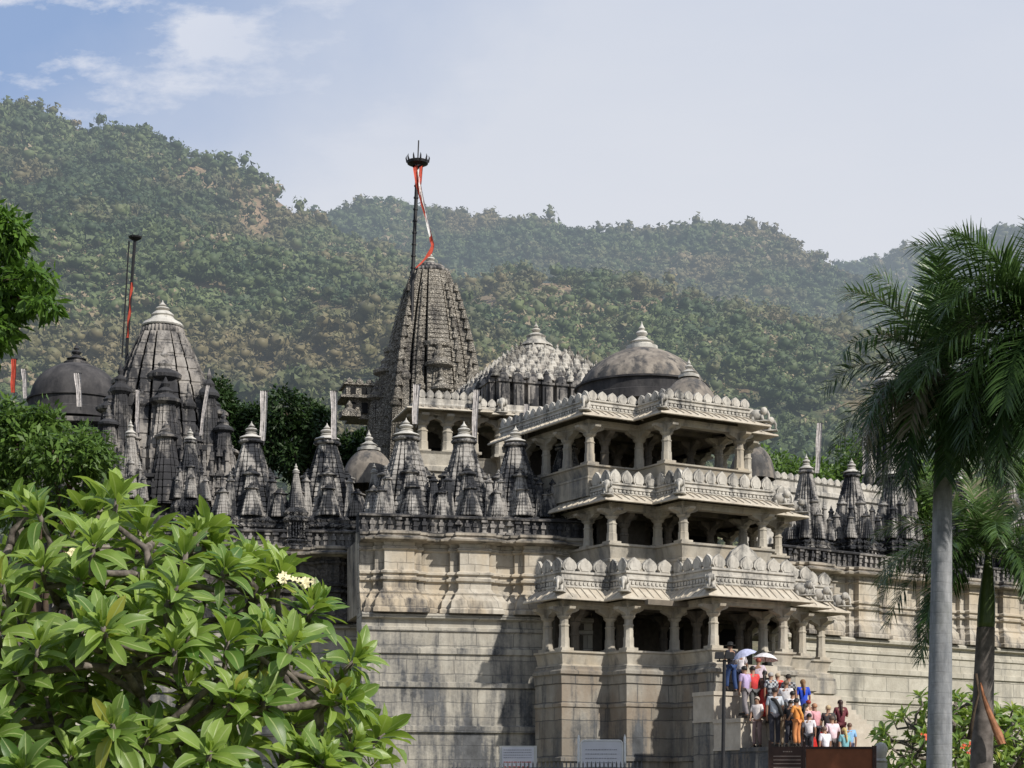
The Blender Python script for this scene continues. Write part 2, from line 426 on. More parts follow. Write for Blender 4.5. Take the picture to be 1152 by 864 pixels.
def column(m, x, y, z0, z1, r=.17, br=.5, dirs=4):
    H = z1 - z0
    m.box(x - r * 1.45, x + r * 1.45, y - r * 1.45, y + r * 1.45, z0, z0 + H * .07)
    m.lathe(x, y, [(r * 1.35, z0 + H * .07), (r * 1.15, z0 + H * .11), (r * 1.12, z0 + H * .30), (r * 1.0, z0 + H * .32), (r * 1.0, z0 + H * .56), (r * 1.12, z0 + H * .57), (r * 1.12, z0 + H * .60),
                   (r * .92, z0 + H * .62), (r * .90, z0 + H * .72), (r * 1.35, z0 + H * .77), (r * 1.5, z0 + H * .80), (r * 1.1, z0 + H * .82), (r * 1.15, z0 + H * .86)], 8, rot=PI / 8)
    zc = z0 + H * .80
    out = [(0, 0), (r * 1.05, 0), (r * 1.5, (z1 - zc) * .34), (br * .72, (z1 - zc) * .50), (br * .95, (z1 - zc) * .72), (br, z1 - zc), (0, z1 - zc)]
    for k in range(dirs):
        a = k * PI / 2
        m.prism(out, (x, y, zc), (math.cos(a), math.sin(a), 0), (0, 0, 1), (-math.sin(a), math.cos(a), 0), r * 1.5)

def merlon_mesh(w, h, mat, t=.11):
    m = MB(); a = w / 2
    out = [(-a * .72, 0), (a * .72, 0), (a * .74, h * .12), (a * .98, h * .24), (a, h * .42), (a * .88, h * .60), (a * .60, h * .78), (a * .26, h * .90), (0, h), (-a * .26, h * .90), (-a * .60, h * .78), (-a * .88, h * .60), (-a, h * .42), (-a * .98, h * .24), (-a * .74, h * .12)]
    m.prism(out, (0, 0, 0), (1, 0, 0), (0, 0, 1), (0, 1, 0), t)
    m.prism([(p * .72, q * .78 + h * .06) for p, q in out], (0, -t / 2 - .006, 0), (1, 0, 0), (0, 0, 1), (0, 1, 0), .03)
    o = m.build('merlon', mat); return o

def merlons(path, z, parent, mat, w=.5, h=.45, inset=.06, skip=(), gap=.93):
    proto = merlon_mesh(w * gap, h, mat); me = proto.data; first = True
    for i in range(len(path) - 1):
        if i in skip: continue
        a, b = Vector(path[i]), Vector(path[i + 1]); L = (b - a).length
        n = max(1, round(L / w)); d = (b - a) / L; nn = Vector((d.y, -d.x)); ang = math.atan2(d.y, d.x)
        for k in range(n):
            p = a + d * (L * (k + .5) / n) - nn * inset
            o = proto if first else link_mesh('merlon', me)
            first = False
            o.parent = parent; o.location = (p.x, p.y, z); o.rotation_euler = (0, 0, ang); o.scale = (L / n / w, 1, 1)
    return

def eave(m, path, z, out=.75, rise=.34, th=.07, ribs=.30):
    m.sweep(path, [(-.35, z + rise + .10), (0.0, z + rise), (out, z + .02), (out + .015, z - .035), (out - .03, z - .06), (0.0, z + rise - th - .06), (-.35, z + rise - th)])
    for i in range(len(path) - 1):
        a, b = Vector(path[i]), Vector(path[i + 1]); L = (b - a).length; d = (b - a) / L; nn = Vector((d.y, -d.x))
        n = max(1, int(L / ribs))
        for k in range(n):
            p = a + d * (L * (k + .5) / n)
            q0, q1 = p + nn * .02, p + nn * (out - .01)
            w = .035
            vs = []
            for q, zz in ((q0, z + rise), (q1, z + .02)):
                for sx, dz in ((-w, -.02), (w, -.02), (w * .5, .045), (-w * .5, .045)): vs.append((q.x + d.x * sx, q.y + d.y * sx, zz + dz))
            m.add(vs, [(0, 1, 2, 3), (7, 6, 5, 4), (0, 4, 5, 1), (1, 5, 6, 2), (2, 6, 7, 3), (3, 7, 4, 0)])

def elephant(parent, x, y, z, ang, s=.42, mat=None):
    """little seated carved elephant on a parapet corner"""
    m = MB()
    def ell(cx, cy, cz, rx, ry, rz, n=10, k=6):
        vs = []; fs = []
        for i in range(1, k):
            t = PI * i / k
            for j in range(n): a = 2 * PI * j / n; vs.append((cx + rx * math.sin(t) * math.cos(a), cy + ry * math.sin(t) * math.sin(a), cz - rz * math.cos(t)))
        b = len(vs); vs += [(cx, cy, cz - rz), (cx, cy, cz + rz)]
        for i in range(k - 2):
            for j in range(n): j2 = (j + 1) % n; fs.append((i * n + j, i * n + j2, (i + 1) * n + j2, (i + 1) * n + j))
        for j in range(n): j2 = (j + 1) % n; fs.append((b, j2, j)); fs.append((b + 1, (k - 2) * n + j, (k - 2) * n + j2))
        m.add(vs, fs)
    ell(0, .25 * s, .50 * s, .36 * s, .55 * s, .46 * s); ell(0, -.32 * s, .80 * s, .30 * s, .30 * s, .33 * s)
    ell(-.30 * s, -.26 * s, .80 * s, .10 * s, .20 * s, .24 * s); ell(.30 * s, -.26 * s, .80 * s, .10 * s, .20 * s, .24 * s)
    m.tube([(0, -.55 * s, .78 * s), (0, -.70 * s, .50 * s), (0, -.68 * s, .22 * s), (0, -.78 * s, .08 * s)], [.12 * s, .10 * s, .08 * s, .06 * s], 7)
    for sx in (-.2, .2):
        m.tube([(sx * s, -.15 * s, .45 * s), (sx * s, -.25 * s, 0)], .13 * s, 7); m.tube([(sx * s, .55 * s, .35 * s), (sx * s, .50 * s, 0)], .14 * s, 7)
    m.box(-.42 * s, .42 * s, -.85 * s, .8 * s, -.06 * s, .03 * s)
    o = m.build('elephant_carving', mat or M['finial'], parent, smooth=True)
    o.location = (x, y, z); o.rotation_euler = (0, 0, ang)
    return o

# ------------------------------------------------------------------ entrance pavilion
PA = math.atan2(.604, 1)
PF = Frame(801, 62.0, PA)

def stepped(px_list, y0, rights, back_l, back_r):
    """plan path from photo columns: alternate front edges and returns going away to the far end, y grows inward"""
    x, y = 0.0, y0; pts = [(x, y)]
    x = PF.x_at(px_list[0], y); pts = [(x, y)]
    for i, p in enumerate(px_list[1:]):
        if i % 2 == 0: y = PF.y_at(p, x)
        else: x = PF.x_at(p, y)
        pts.append((x, y))
    pts.append((x, y + back_l))
    pts = pts[::-1]
    x, y = PF.x_at(px_list[0], y0), y0
    for (dx, dy) in rights:
        x += dx; pts.append((x, y)); y += dy; pts.append((x, y))
    pts[-1] = (pts[-1][0], pts[-1][1] + back_r)
    return pts

def inset_path(path, d):
    n = len(path); out = []
    for i in range(n):
        p = Vector(path[i]); ds = []
        if i > 0: e = p - Vector(path[i - 1]); ds.append(Vector((e.y, -e.x)).normalized())
        if i < n - 1: e = Vector(path[i + 1]) - p; ds.append(Vector((e.y, -e.x)).normalized())
        mm = (ds[0] + ds[1]) / (1 + ds[0].dot(ds[1])) if len(ds) == 2 else ds[0]
        q = p - mm * d; out.append((q.x, q.y))
    return out

def pavilion():
    ox, oy = PF.w(0, 0)
    t = empty('entrance_pavilion', (ox, oy, 0), PA, 'three storey pale marble entrance pavilion with open columned balconies and scalloped parapets', 'pavilion')
    rng = random.Random(3)
    L1 = stepped([801, 757, 705, 684, 632, 609], 0.0, [(3.55, 1.1), (1.75, 1.0), (1.75, 0)], .4, 6.0)
    L2 = stepped([767, 738, 686, 655], PF.y_at(767, 0.0), [(4.0, 1.1), (1.6, 0)], 1.5, 6.0)
    y3 = PF.y_at(748, 0.0)
    L3 = stepped([748, 717, 661], y3, [(3.75, 1.2), (1.3, 0)], 6.0, 6.0)
    zf = PF.z_at
    lev = [dict(p=L1, sill=zf(729, 0), cb=zf(729, 0), ct=zf(679, 0), ev=zf(671, 0), pb=zf(657, 0), pt=zf(638, 0), mt=zf(622, 0), w0=zf(747, 0), mw=.56, out=.50),
           dict(p=L2, y=L2[0], ev=zf(563, 0, 1.7), cb=zf(609, 0, 1.7), ct=zf(570, 0, 1.7), sill=zf(609, 0, 1.7), w0=zf(629, 0, 1.7), pb=zf(553, 0, 1.7), pt=zf(541, 0, 1.7), mt=zf(525, 0, 1.7), mw=.52, out=.55),
           dict(p=L3, ev=zf(467, 0, 2.6), cb=zf(519, 0, 2.6), ct=zf(475, 0, 2.6), sill=zf(519, 0, 2.6), w0=zf(534, 0, 2.6), pb=zf(457, 0, 2.6), pt=zf(446, 0, 2.6), mt=zf(435, 0, 2.6), mw=.42, out=.55)]
    for li, L in enumerate(lev):
        P = L['p']; s = L['sill']; w0 = L['w0']
        # seat wall: leaning out a little, moulded foot and lip
        m = MB()
        h = s - w0
        runs = [P]
        if li == 0:
            k = max(i for i, q in enumerate(P) if abs(q[1]) < 1e-6 and q[0] < .1)
            runs = [P[:k + 1] + [(1.05, 0)], [(2.65, 0)] + P[k + 1:]]
        for Q in runs: m.sweep(Q, [(-.30, w0 - .02), (-.02, w0 - .02), (-.02, w0 + h * .10), (-.10, w0 + h * .16), (-.06, w0 + h * .5), (.0, w0 + h * .84), (.06, w0 + h * .88), (.07, s), (-.34, s)])
        m.build('seat_wall', M['pav'], t, auto=30)
        # floor and ceiling
        fl = MB(); fl.slab(inset_path(P, .1), w0 - .10, w0 + .05); fl.build('floor_slab', M['interior'], t)
        ins = inset_path(P, .26)
        # columns: one at each outer corner and each re-entrant corner, plus a middle one on long faces, plus an inner row
        cm = None; spots = []
        for i, q in enumerate(ins):
            if 0 < i < len(ins) - 1: spots.append(q)
        for i in range(len(ins) - 1):
            a, b = Vector(ins[i]), Vector(ins[i + 1]); Ln = (b - a).length
            if Ln > 4.3:
                k = int(Ln / 1.9) if Ln > 3.8 else 1
                if i in (0, len(ins) - 2): k = max(1, k)
                for j in range(1, k + 1):
                    if 2.6 < Ln <= 4.2 and L is lev[0] and j == 1: continue
                    q = a.lerp(b, j / (k + 1)); spots.append((q.x, q.y))
        inner = []
        xs = [q[0] for q in ins]; ys = [q[1] for q in ins]
        for gx in np.arange(min(xs) + 1.0, max(xs), 1.9):
            for gy in np.arange(min(ys) + 2.2, min(ys) + 6.5, 2.0): 
                # inside test
                c = False; pp = ins + []
                for a in range(len(pp)):
                    (x1, y1), (x2, y2) = pp[a], pp[(a + 1) % len(pp)]
                    if (y1 > gy) != (y2 > gy) and gx < (x2 - x1) * (gy - y1) / (y2 - y1) + x1: c = not c
                if c and all((gx - a) ** 2 + (gy - b) ** 2 > .8 for a, b in spots): inner.append((float(gx), float(gy)))
        z0, z1 = L['cb'], L['ct']
        proto = None
        for k, (x, y) in enumerate(spots + inner):
            if proto is None:
                m = MB(); column(m, 0, 0, 0, z1 - z0, .165, .56); proto = m.build('column', M['pav'], t, auto=35); o = proto
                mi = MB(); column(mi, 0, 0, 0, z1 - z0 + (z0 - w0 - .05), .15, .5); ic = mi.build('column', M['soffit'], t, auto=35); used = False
            elif k >= len(spots):
                o = ic if not used else link_mesh('column', ic.data, t); used = True
            else: o = link_mesh('column', proto.data, t)
            o.location = (x, y, z0 if k < len(spots) else w0 + .05)
        if not used: bpy.data.objects.remove(ic)
        # lintel, inner beams, ceiling, eave
        m = MB()
        m.sweep(inset_path(P, .10), [(-.34, z1 - .01), (.0, z1 - .01), (.0, z1 + .10), (.03, z1 + .12), (.03, z1 + .22), (-.34, z1 + .22)])
        m.build('lintel', M['pav'], t)
        m = MB(); m.slab(inset_path(P, .3), z1 + .16, L['pt'] - .12)
        for gy in np.arange(min(ys) + 1.3, min(ys) + 6, 1.0): m.box(min(xs) + 2.0, max(xs) - 1.6, gy - .1, gy + .1, z1 + .02, z1 + .20)
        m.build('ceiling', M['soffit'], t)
        m = MB(); eave(m, P, L['ev'], L['out'], L['pb'] - L['ev'] - .02); m.build('eave', M['eave'], t)
        m = MB(); pb, pt = L['pb'] - .04, L['pt']; h = pt - pb
        m.sweep(P, [(-.22, pb), (.0, pb), (.05, pb + h * .10), (.05, pb + h * .18), (-.01, pb + h * .22), (-.01, pb + h * .48), (.04, pb + h * .52), (.04, pb + h * .62), (.0, pb + h * .66), (.0, pb + h * .84), (.06, pb + h * .88), (.06, pt), (-.22, pt)])
        for i in range(len(P) - 1):     # carved beads in the two friezes
            a, b = Vector(P[i]), Vector(P[i + 1]); Ln = min((b - a).length, 5.0)
            d = (b - a).normalized(); nn = Vector((d.y, -d.x)); n = int(Ln / .17)
            if i == 0: a = b - d * Ln
            for k in range(n):
                q = a + d * (.085 + .17 * k) + nn * .01
                if (a - q).length > Ln: break
                ax = (d.x, d.y, 0); m.prism([(-.05, 0), (.05, 0), (.06, h * .16), (0, h * .22), (-.06, h * .16)], (q.x, q.y, pb + h * .24), ax, (0, 0, 1), (nn.x, nn.y, 0), .06)
        par = m.build('parapet', M['pavtop'], t)
        merlons(P, pt, par, M['pavtop'], L['mw'], L['mt'] - pt, .05, skip=(len(P) - 2,) if li else (len(P) - 2,))
        # elephants riding the eave at each outward corner, carved corner blocks
        for i in range(1, len(P) - 1):
            a, b, c = Vector(P[i - 1]), Vector(P[i]), Vector(P[i + 1])
            d1, d2 = (b - a).normalized(), (c - b).normalized()
            if d1.x * d2.y - d1.y * d2.x > 0:
                n1, n2 = Vector((d1.y, -d1.x)), Vector((d2.y, -d2.x)); q = b + (n1 + n2) * .26
                dirn = n1 + n2
                elephant(par, q.x, q.y, L['ev'] + (L['pb'] - L['ev']) * .55, math.atan2(dirn.x, -dirn.y) * 1.0, .46, M['pavtop'])
        if li == 0:
            # pointed crest in the middle of the front parapet
            m = MB(); out = [(-.78, 0), (.78, 0), (.74, .2), (.5, .52), (.2, .72), (0, .80), (-.2, .72), (-.5, .52), (-.74, .2)]
            m.prism(out, (1.55, .30, L['pt'] + .12), (1, 0, 0), (0, 0, 1), (0, 1, 0), .16)
            m.prism([(p * .8, q * .8 + .04) for p, q in out], (1.55, .21, L['pt'] + .13), (1, 0, 0), (0, 0, 1), (0, 1, 0), .05)
            m.build('crest', M['pavtop'], par)
    # rear rooms: doorways and back wall behind the balconies
    for li, (L, yb) in enumerate(((lev[0], 6.3), (lev[1], 6.6), (lev[2], 9.0))):
        P = L['p']; x0 = min(p[0] for p in P) + .35; x1 = max(p[0] for p in P) - .3
        m = MB(); m.box(x0, x1, yb, yb + .4, L['w0'], L['ct'] + .2)
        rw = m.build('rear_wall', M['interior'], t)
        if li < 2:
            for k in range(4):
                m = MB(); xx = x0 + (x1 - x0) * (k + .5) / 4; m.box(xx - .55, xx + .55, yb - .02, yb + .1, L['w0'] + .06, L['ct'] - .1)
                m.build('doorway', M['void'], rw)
            # side screen walls inside, behind the first bay
            m = MB(); bx = min(p[0] for p in P)
            m.box(bx + .9, bx + 2.9, 5.2, 5.4, L['w0'], L['ct'] + .2); m.build('rear_wall', M['interior'], t)
    # plinth under the lower storey
    w0 = lev[0]['w0']
    Pl = L1
    m = MB()
    m.sweep(Pl, [(-.25, -.1), (.02, -.1), (.02, 2.9), (.10, 2.93), (.10, 3.05), (.0, 3.1), (.0, w0 - 1.42), (.05, w0 - 1.38), (.05, w0 - 1.28), (.0, w0 - 1.25), (.0, w0 - .62), (.04, w0 - .58), (.04, w0 - .30), (.12, w0 - .26), (.12, w0 - .16), (.02, w0 - .08), (.02, w0 + .01), (-.25, w0 + .01)])
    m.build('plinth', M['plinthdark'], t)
    m = MB()   # sunk panel on the second bay and joints
    x0, x1 = L1[4][0], L1[5][0]
    xa, xb = sorted((L1[2][0], L1[3][0]))
    yy = L1[3][1]
    yq = L1[-9][1] if False else max(q[1] for q in L1[1:4]); m.box(PF.x_at(634, yq), PF.x_at(682, yq), yq - .06, yq + .05, PF.z_at(816, -6, 3), PF.z_at(772, -6, 3))
    m.build('wall_panel', M['plinth'], t)
    # corbelled stepped foot of the right-hand bays (pale, in the sun beside the steps)
    m = MB()
    Pr = L1[-6:]
    z = w0
    m.sweep(Pr[1:], [(-.2, 0), (-.08, 0), (-.08, w0 - 1.9), (.02, w0 - 1.85), (.02, w0 - 1.55), (.10, w0 - 1.5), (.10, w0 - 1.05), (.04, w0 - 1.0), (.04, w0 - .75), (.14, w0 - .70), (.14, w0 - .25), (.05, w0 - .2), (.05, w0 + .0), (-.2, w0)])
    m.build('corbelled_foot', M['pav'], t)
    # upper storeys' foot walls so nothing floats
    m = MB(); m.sweep(inset_path(L2, .02), [(-.2, lev[0]['pt'] - .3), (-.02, lev[0]['pt'] - .3), (-.02, lev[1]['w0']), (-.2, lev[1]['w0'])]); 
    m.sweep(inset_path(L3, .02), [(-.2, lev[1]['pt'] - .3), (-.02, lev[1]['pt'] - .3), (-.02, lev[2]['w0']), (-.2, lev[2]['w0'])]); m.build('storey_base', M['pav'], t)
    return t, lev

NA, ZT, SL = 1.25, 5.18, .66        # platform edge, platform height, fall of the flight
def stairs_z(u, n):
    """floor height over the steps; n is the distance out from the pavilion front"""
    if u < BU[1] and n > .3:
        return ZT if n < NA else (ZT - .94 if n < NA + 1.42 else ZT - 1.9)
    return max(1.9, ZT - SL * max(0.0, n - NA))
BU = (PF.x_at(803, -NA), PF.x_at(832, -NA))

def build_steps():
    ox, oy = PF.w(0, 0)
    t = empty('entrance_steps', (ox, oy, 0), PA, 'broad marble steps with stepped side blocks and red carpet rising to the entrance', 'stairs')
    m = MB(); st = .26; u0, u1 = BU[1], 4.6
    m.box(u0, u1, -NA, -.13, 0, ZT)
    n, z, k = NA, ZT, 0
    while z > .4: z -= st * SL; m.box(u0, u1, -n - st, -n, 0, z); n += st; k += 1
    for j in range(6): m.box(.9 + .02 * j, 2.8 - .02 * j, -.85 + j * .14, -.10, 5.0 + .01 * j, ZT + .17 * (j + 1))
    m.build('flight', M['stair'], t)
    ua, ub = BU; n = .12; z = ZT
    for j, (n1, dz) in enumerate(((NA, .94), (NA + 1.42, .96), (NA + 2.84, 1.0))):
        m = MB(); m.box(ua, ub, -n1, -n, z - dz, z - .13); m.box(ua - .04, ub + .03, -n1 - .05, -n, z - .13, z); m.box(ua - .03, ub, -n1 - .03, -n, z - dz - .07, z - dz - .001)
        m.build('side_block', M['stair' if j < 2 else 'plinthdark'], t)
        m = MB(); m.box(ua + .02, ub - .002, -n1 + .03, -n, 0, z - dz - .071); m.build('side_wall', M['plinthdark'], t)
        n = n1 + .001; z -= (.94, .96, 1.0)[j]
    m = MB(); n, z = NA, ZT
    m.box(1.15, 2.25, -NA, -.9, ZT + .004, ZT + .012)
    for j in range(k):
        m.box(1.15, 2.25, -n - .008, -n - .001, z - st * SL + .012, z + .012); z -= st * SL
        m.box(1.15, 2.25, -n - st, -n, z + .004, z + .012); n += st
    m.build('red_carpet', M['carpet'], t)
    return t

# ------------------------------------------------------------------ long walls
def long_wall(fr, px0, px1, pil, zc, zb, name, label, mat='wall', plmat='plinth', back=3.0, frieze=True, plinth=True, pw=.95):
    """moulded wall with pilasters (photo columns in pil) standing on a masonry plinth, cornice at zc, foot at zb"""
    t = empty(name, (fr.o.x, fr.o.y, 0), fr.a, label, 'temple wall')
    x0, x1 = fr.x_at(px0), fr.x_at(px1)
    path = [(x0, 0)]
    for a in pil:
        c = fr.x_at(a); h = pw / 2
        path += [(c - h, 0), (c - h, -.20), (c - h * .64, -.20), (c - h * .64, -.46), (c + h * .64, -.46), (c + h * .64, -.20), (c + h, -.20), (c + h, 0)]
    path.append((x1, 0))
    H = zc - zb
    z = lambda k: zb + H * k
    m = MB()
    m.sweep(path, [(-.5, z(0)), (.46, z(0)), (.46, z(.05)), (.40, z(.07)), (.36, z(.17)), (.28, z(.20)), (.20, z(.25)), (.22, z(.27)), (.12, z(.30)), (.06, z(.34)), (.06, z(.42)), (.16, z(.44)), (.17, z(.465)), (.06, z(.485)), (.05, z(.51)), (.14, z(.53)), (.14, z(.555)), (.0, z(.58)),
                   (.0, z(.83)), (.08, z(.85)), (.08, z(.88)), (.0, z(.90)), (.03, z(.94)), (-.5, z(.94))])
    m.build('moulded_wall', M[mat], t)
    m = MB()
    m.sweep(path, [(-.5, z(.94)), (.06, z(.94)), (.20, z(.955)), (.40, z(.965)), (.42, z(.985)), (.28, z(1.01)), (.14, z(1.03)), (.20, z(1.05)), (.20, z(1.08)), (.02, z(1.10)), (-.9, z(1.11)), (-.9, z(1.0))])
    m.build('cornice', M['cornice'], t)
    if frieze:
        rng = random.Random(int(px0)); m = MB(); zt = z(1.09)
        m.box(x0, x1, .06, .7, zt, zt + .60)
        relief(m, x0, x1, .06, zt + .03, zt + .55, rng, .30, -1, .17)
        m.sweep([(x0, .06), (x1, .06)], [(-.45, zt + .56), (.16, zt + .56), (.18, zt + .62), (.0, zt + .68), (-.45, zt + .68)])
        m.build('figure_frieze', M['tower'], t)
    m = MB(); m.box(x0, x1, .3, back, z(.0), z(1.0)); m.build('roof_terrace', M['cornice'], t)
    if plinth:
        m = MB()
        m.sweep([(x0, 0), (x1, 0)], [(-.6, -.1), (.62, -.1), (.62, zb - 4.2), (.72, zb - 4.15), (.72, zb - 3.95), (.60, zb - 3.9), (.60, zb - 2.62), (.68, zb - 2.58), (.68, zb - 2.42), (.58, zb - 2.38), (.58, zb - 1.45), (.66, zb - 1.41), (.66, zb - 1.22), (.56, zb - 1.18),
                                     (.56, zb - .66), (.62, zb - .62), (.62, zb - .50), (.55, zb - .46), (.55, zb - .24), (.74, zb - .18), (.76, zb - .08), (.62, zb + .0), (-.6, zb)])
        m.build('plinth', M[plmat], t)
    return t, path
# ------------------------------------------------------------------ vegetation and terrain
nr = np.random.default_rng(11)

def lattice(seed, n=64):
    g = np.random.default_rng(seed).random((n, n))
    def f(x, y):
        xi = np.floor(x).astype(int); yi = np.floor(y).astype(int); fx = x - xi; fy = y - yi
        fx = fx * fx * (3 - 2 * fx); fy = fy * fy * (3 - 2 * fy)
        a = g[xi % n, yi % n]; b = g[(xi + 1) % n, yi % n]; c = g[xi % n, (yi + 1) % n]; d = g[(xi + 1) % n, (yi + 1) % n]
        return (a * (1 - fx) + b * fx) * (1 - fy) + (c * (1 - fx) + d * fx) * fy - .5
    return f
def fbm(seed, octv=5):
    L = [lattice(seed + k) for k in range(octv)]
    def f(x, y):
        s = 0
        for k in range(octv): s = s + L[k](x * 2 ** k + 17.3 * k, y * 2 ** k + 5.1 * k) / (1.8 ** k)
        return s
    return f

def foliage_mat(name, dark, light, dry=None, haze=None, trans=.25, rough=.55, attr='tint', scale=3.0, hazecol=(.27, .34, .42), bump=None):
    t = NT(name)
    a = t.n('ShaderNodeAttribute', attribute_name=attr).outputs['Fac']
    n = t.noise(t.pos(), scale, 4)
    f = t.math('ADD', t.math('MULTIPLY', a, .7), t.math('MULTIPLY', t.math('SUBTRACT', n, .35), .8), clamp=True)
    c = t.mix(f, dark, light)
    if dry: c = t.mix(t.ramp(a, [(.86, 0.0), (.97, 1.0)]), c, dry)
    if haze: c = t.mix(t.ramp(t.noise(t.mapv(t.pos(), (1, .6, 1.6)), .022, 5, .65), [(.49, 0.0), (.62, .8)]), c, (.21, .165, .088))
    p = t.n('ShaderNodeBsdfPrincipled', {'Base Color': c, 'Roughness': rough, 'Specular IOR Level': .25})
    sh = p.outputs[0]
    if trans:
        tr = t.n('ShaderNodeBsdfTranslucent', {'Color': t.mix(.5, c, light)})
        sh = t.n('ShaderNodeMixShader', {0: trans, 1: sh, 2: tr.outputs[0]}).outputs[0]
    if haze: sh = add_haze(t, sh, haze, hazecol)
    t.t.links.new(sh, t.out.inputs[0])
    return t.m

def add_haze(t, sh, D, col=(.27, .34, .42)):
    """painted air haze before the hills: a surface glow growing with the distance behind the temple"""
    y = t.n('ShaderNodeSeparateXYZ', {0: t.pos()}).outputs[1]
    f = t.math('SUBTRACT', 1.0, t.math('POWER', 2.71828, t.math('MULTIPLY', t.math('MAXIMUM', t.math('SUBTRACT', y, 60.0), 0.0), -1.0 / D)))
    e = t.n('ShaderNodeEmission', {'Color': (*col, 1), 'Strength': 1.0})  # haze colour laid over the surface as emission
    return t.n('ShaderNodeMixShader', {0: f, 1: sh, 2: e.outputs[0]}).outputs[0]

def crown_templates(k=7, cards=110, q0=.15):
    """ragged little crowns: leafy faces packed on a few uneven lobes round a darker heart"""
    bm = bmesh.new(); bmesh.ops.create_icosphere(bm, subdivisions=1, radius=1.0); bm.verts.ensure_lookup_table()
    IV = np.array([v.co for v in bm.verts]); IF = np.array([[v.index for v in f.verts] for f in bm.faces]); bm.free()
    out = []
    for s in range(k):
        rg = np.random.default_rng(100 + s); nl = rg.integers(4, 8)
        lc = rg.normal(size=(nl, 3)) * np.array([.44, .44, .24]); lr = rg.uniform(.32, .58, nl)
        vs, fs, tt = [], [], []; base = 0
        for i in range(nl):
            vs.append(lc[i] + IV * lr[i] * rg.uniform(.55, .84, (len(IV), 1)) * np.array([1, 1, .8])); fs.append(IF + base); base += len(IV); tt += list(rg.normal(-.08, .05, len(IF)))
        for j in range(cards):
            i = rg.integers(nl); n = rg.normal(size=3); n[2] += .3; n /= np.linalg.norm(n)
            p = lc[i] + n * lr[i] * rg.uniform(.74, 1.2) * np.array([1, 1, .8])
            nn = n + rg.normal(size=3) * .42; nn /= np.linalg.norm(nn)
            a = np.cross(nn, rg.normal(size=3)); a /= np.linalg.norm(a); b = np.cross(nn, a)
            q = q0 * rg.uniform(.5, 1.35)
            vs.append(np.array([p + a * q, p - a * q * .55 + b * q * .85, p - a * q * .5 - b * q * .8])); fs.append(np.array([[base, base + 1, base + 2]])); base += 3
            tt.append(rg.normal(.04, .13))
        out.append((np.vstack(vs), np.vstack(fs), np.array(tt)))
    return out

def scatter(name, P, S, tint, temps, mat, label=None, cat=None):
    allv, alli, att = [], [], []; base = 0
    pick = nr.integers(0, len(temps), len(P)); ang = nr.uniform(0, 2 * PI, len(P))
    for k, (V, Fc, ft) in enumerate(temps):
        I = np.where(pick == k)[0]
        if not len(I): continue
        c, s = np.cos(ang[I]), np.sin(ang[I])
        X = V[None, :, 0] * S[I, 0:1]; Y = V[None, :, 1] * S[I, 0:1]; Z = V[None, :, 2] * S[I, 1:2]
        G = np.stack([X * c[:, None] - Y * s[:, None], X * s[:, None] + Y * c[:, None], Z], -1) + P[I][:, None, :]
        n = len(V); allv.append(G.reshape(-1, 3))
        alli.append((Fc[None] + (np.arange(len(I)) * n)[:, None, None] + base).reshape(-1, 3)); base += n * len(I)
        att.append(np.clip(np.repeat(tint[I], len(Fc)) + np.tile(ft, len(I)), 0, 1))
    o = np_mesh(name, np.vstack(allv), 3, np.vstack(alli), mat, attrs={'tint': np.concatenate(att)})
    tag(o, label, cat, kind='stuff')
    return o

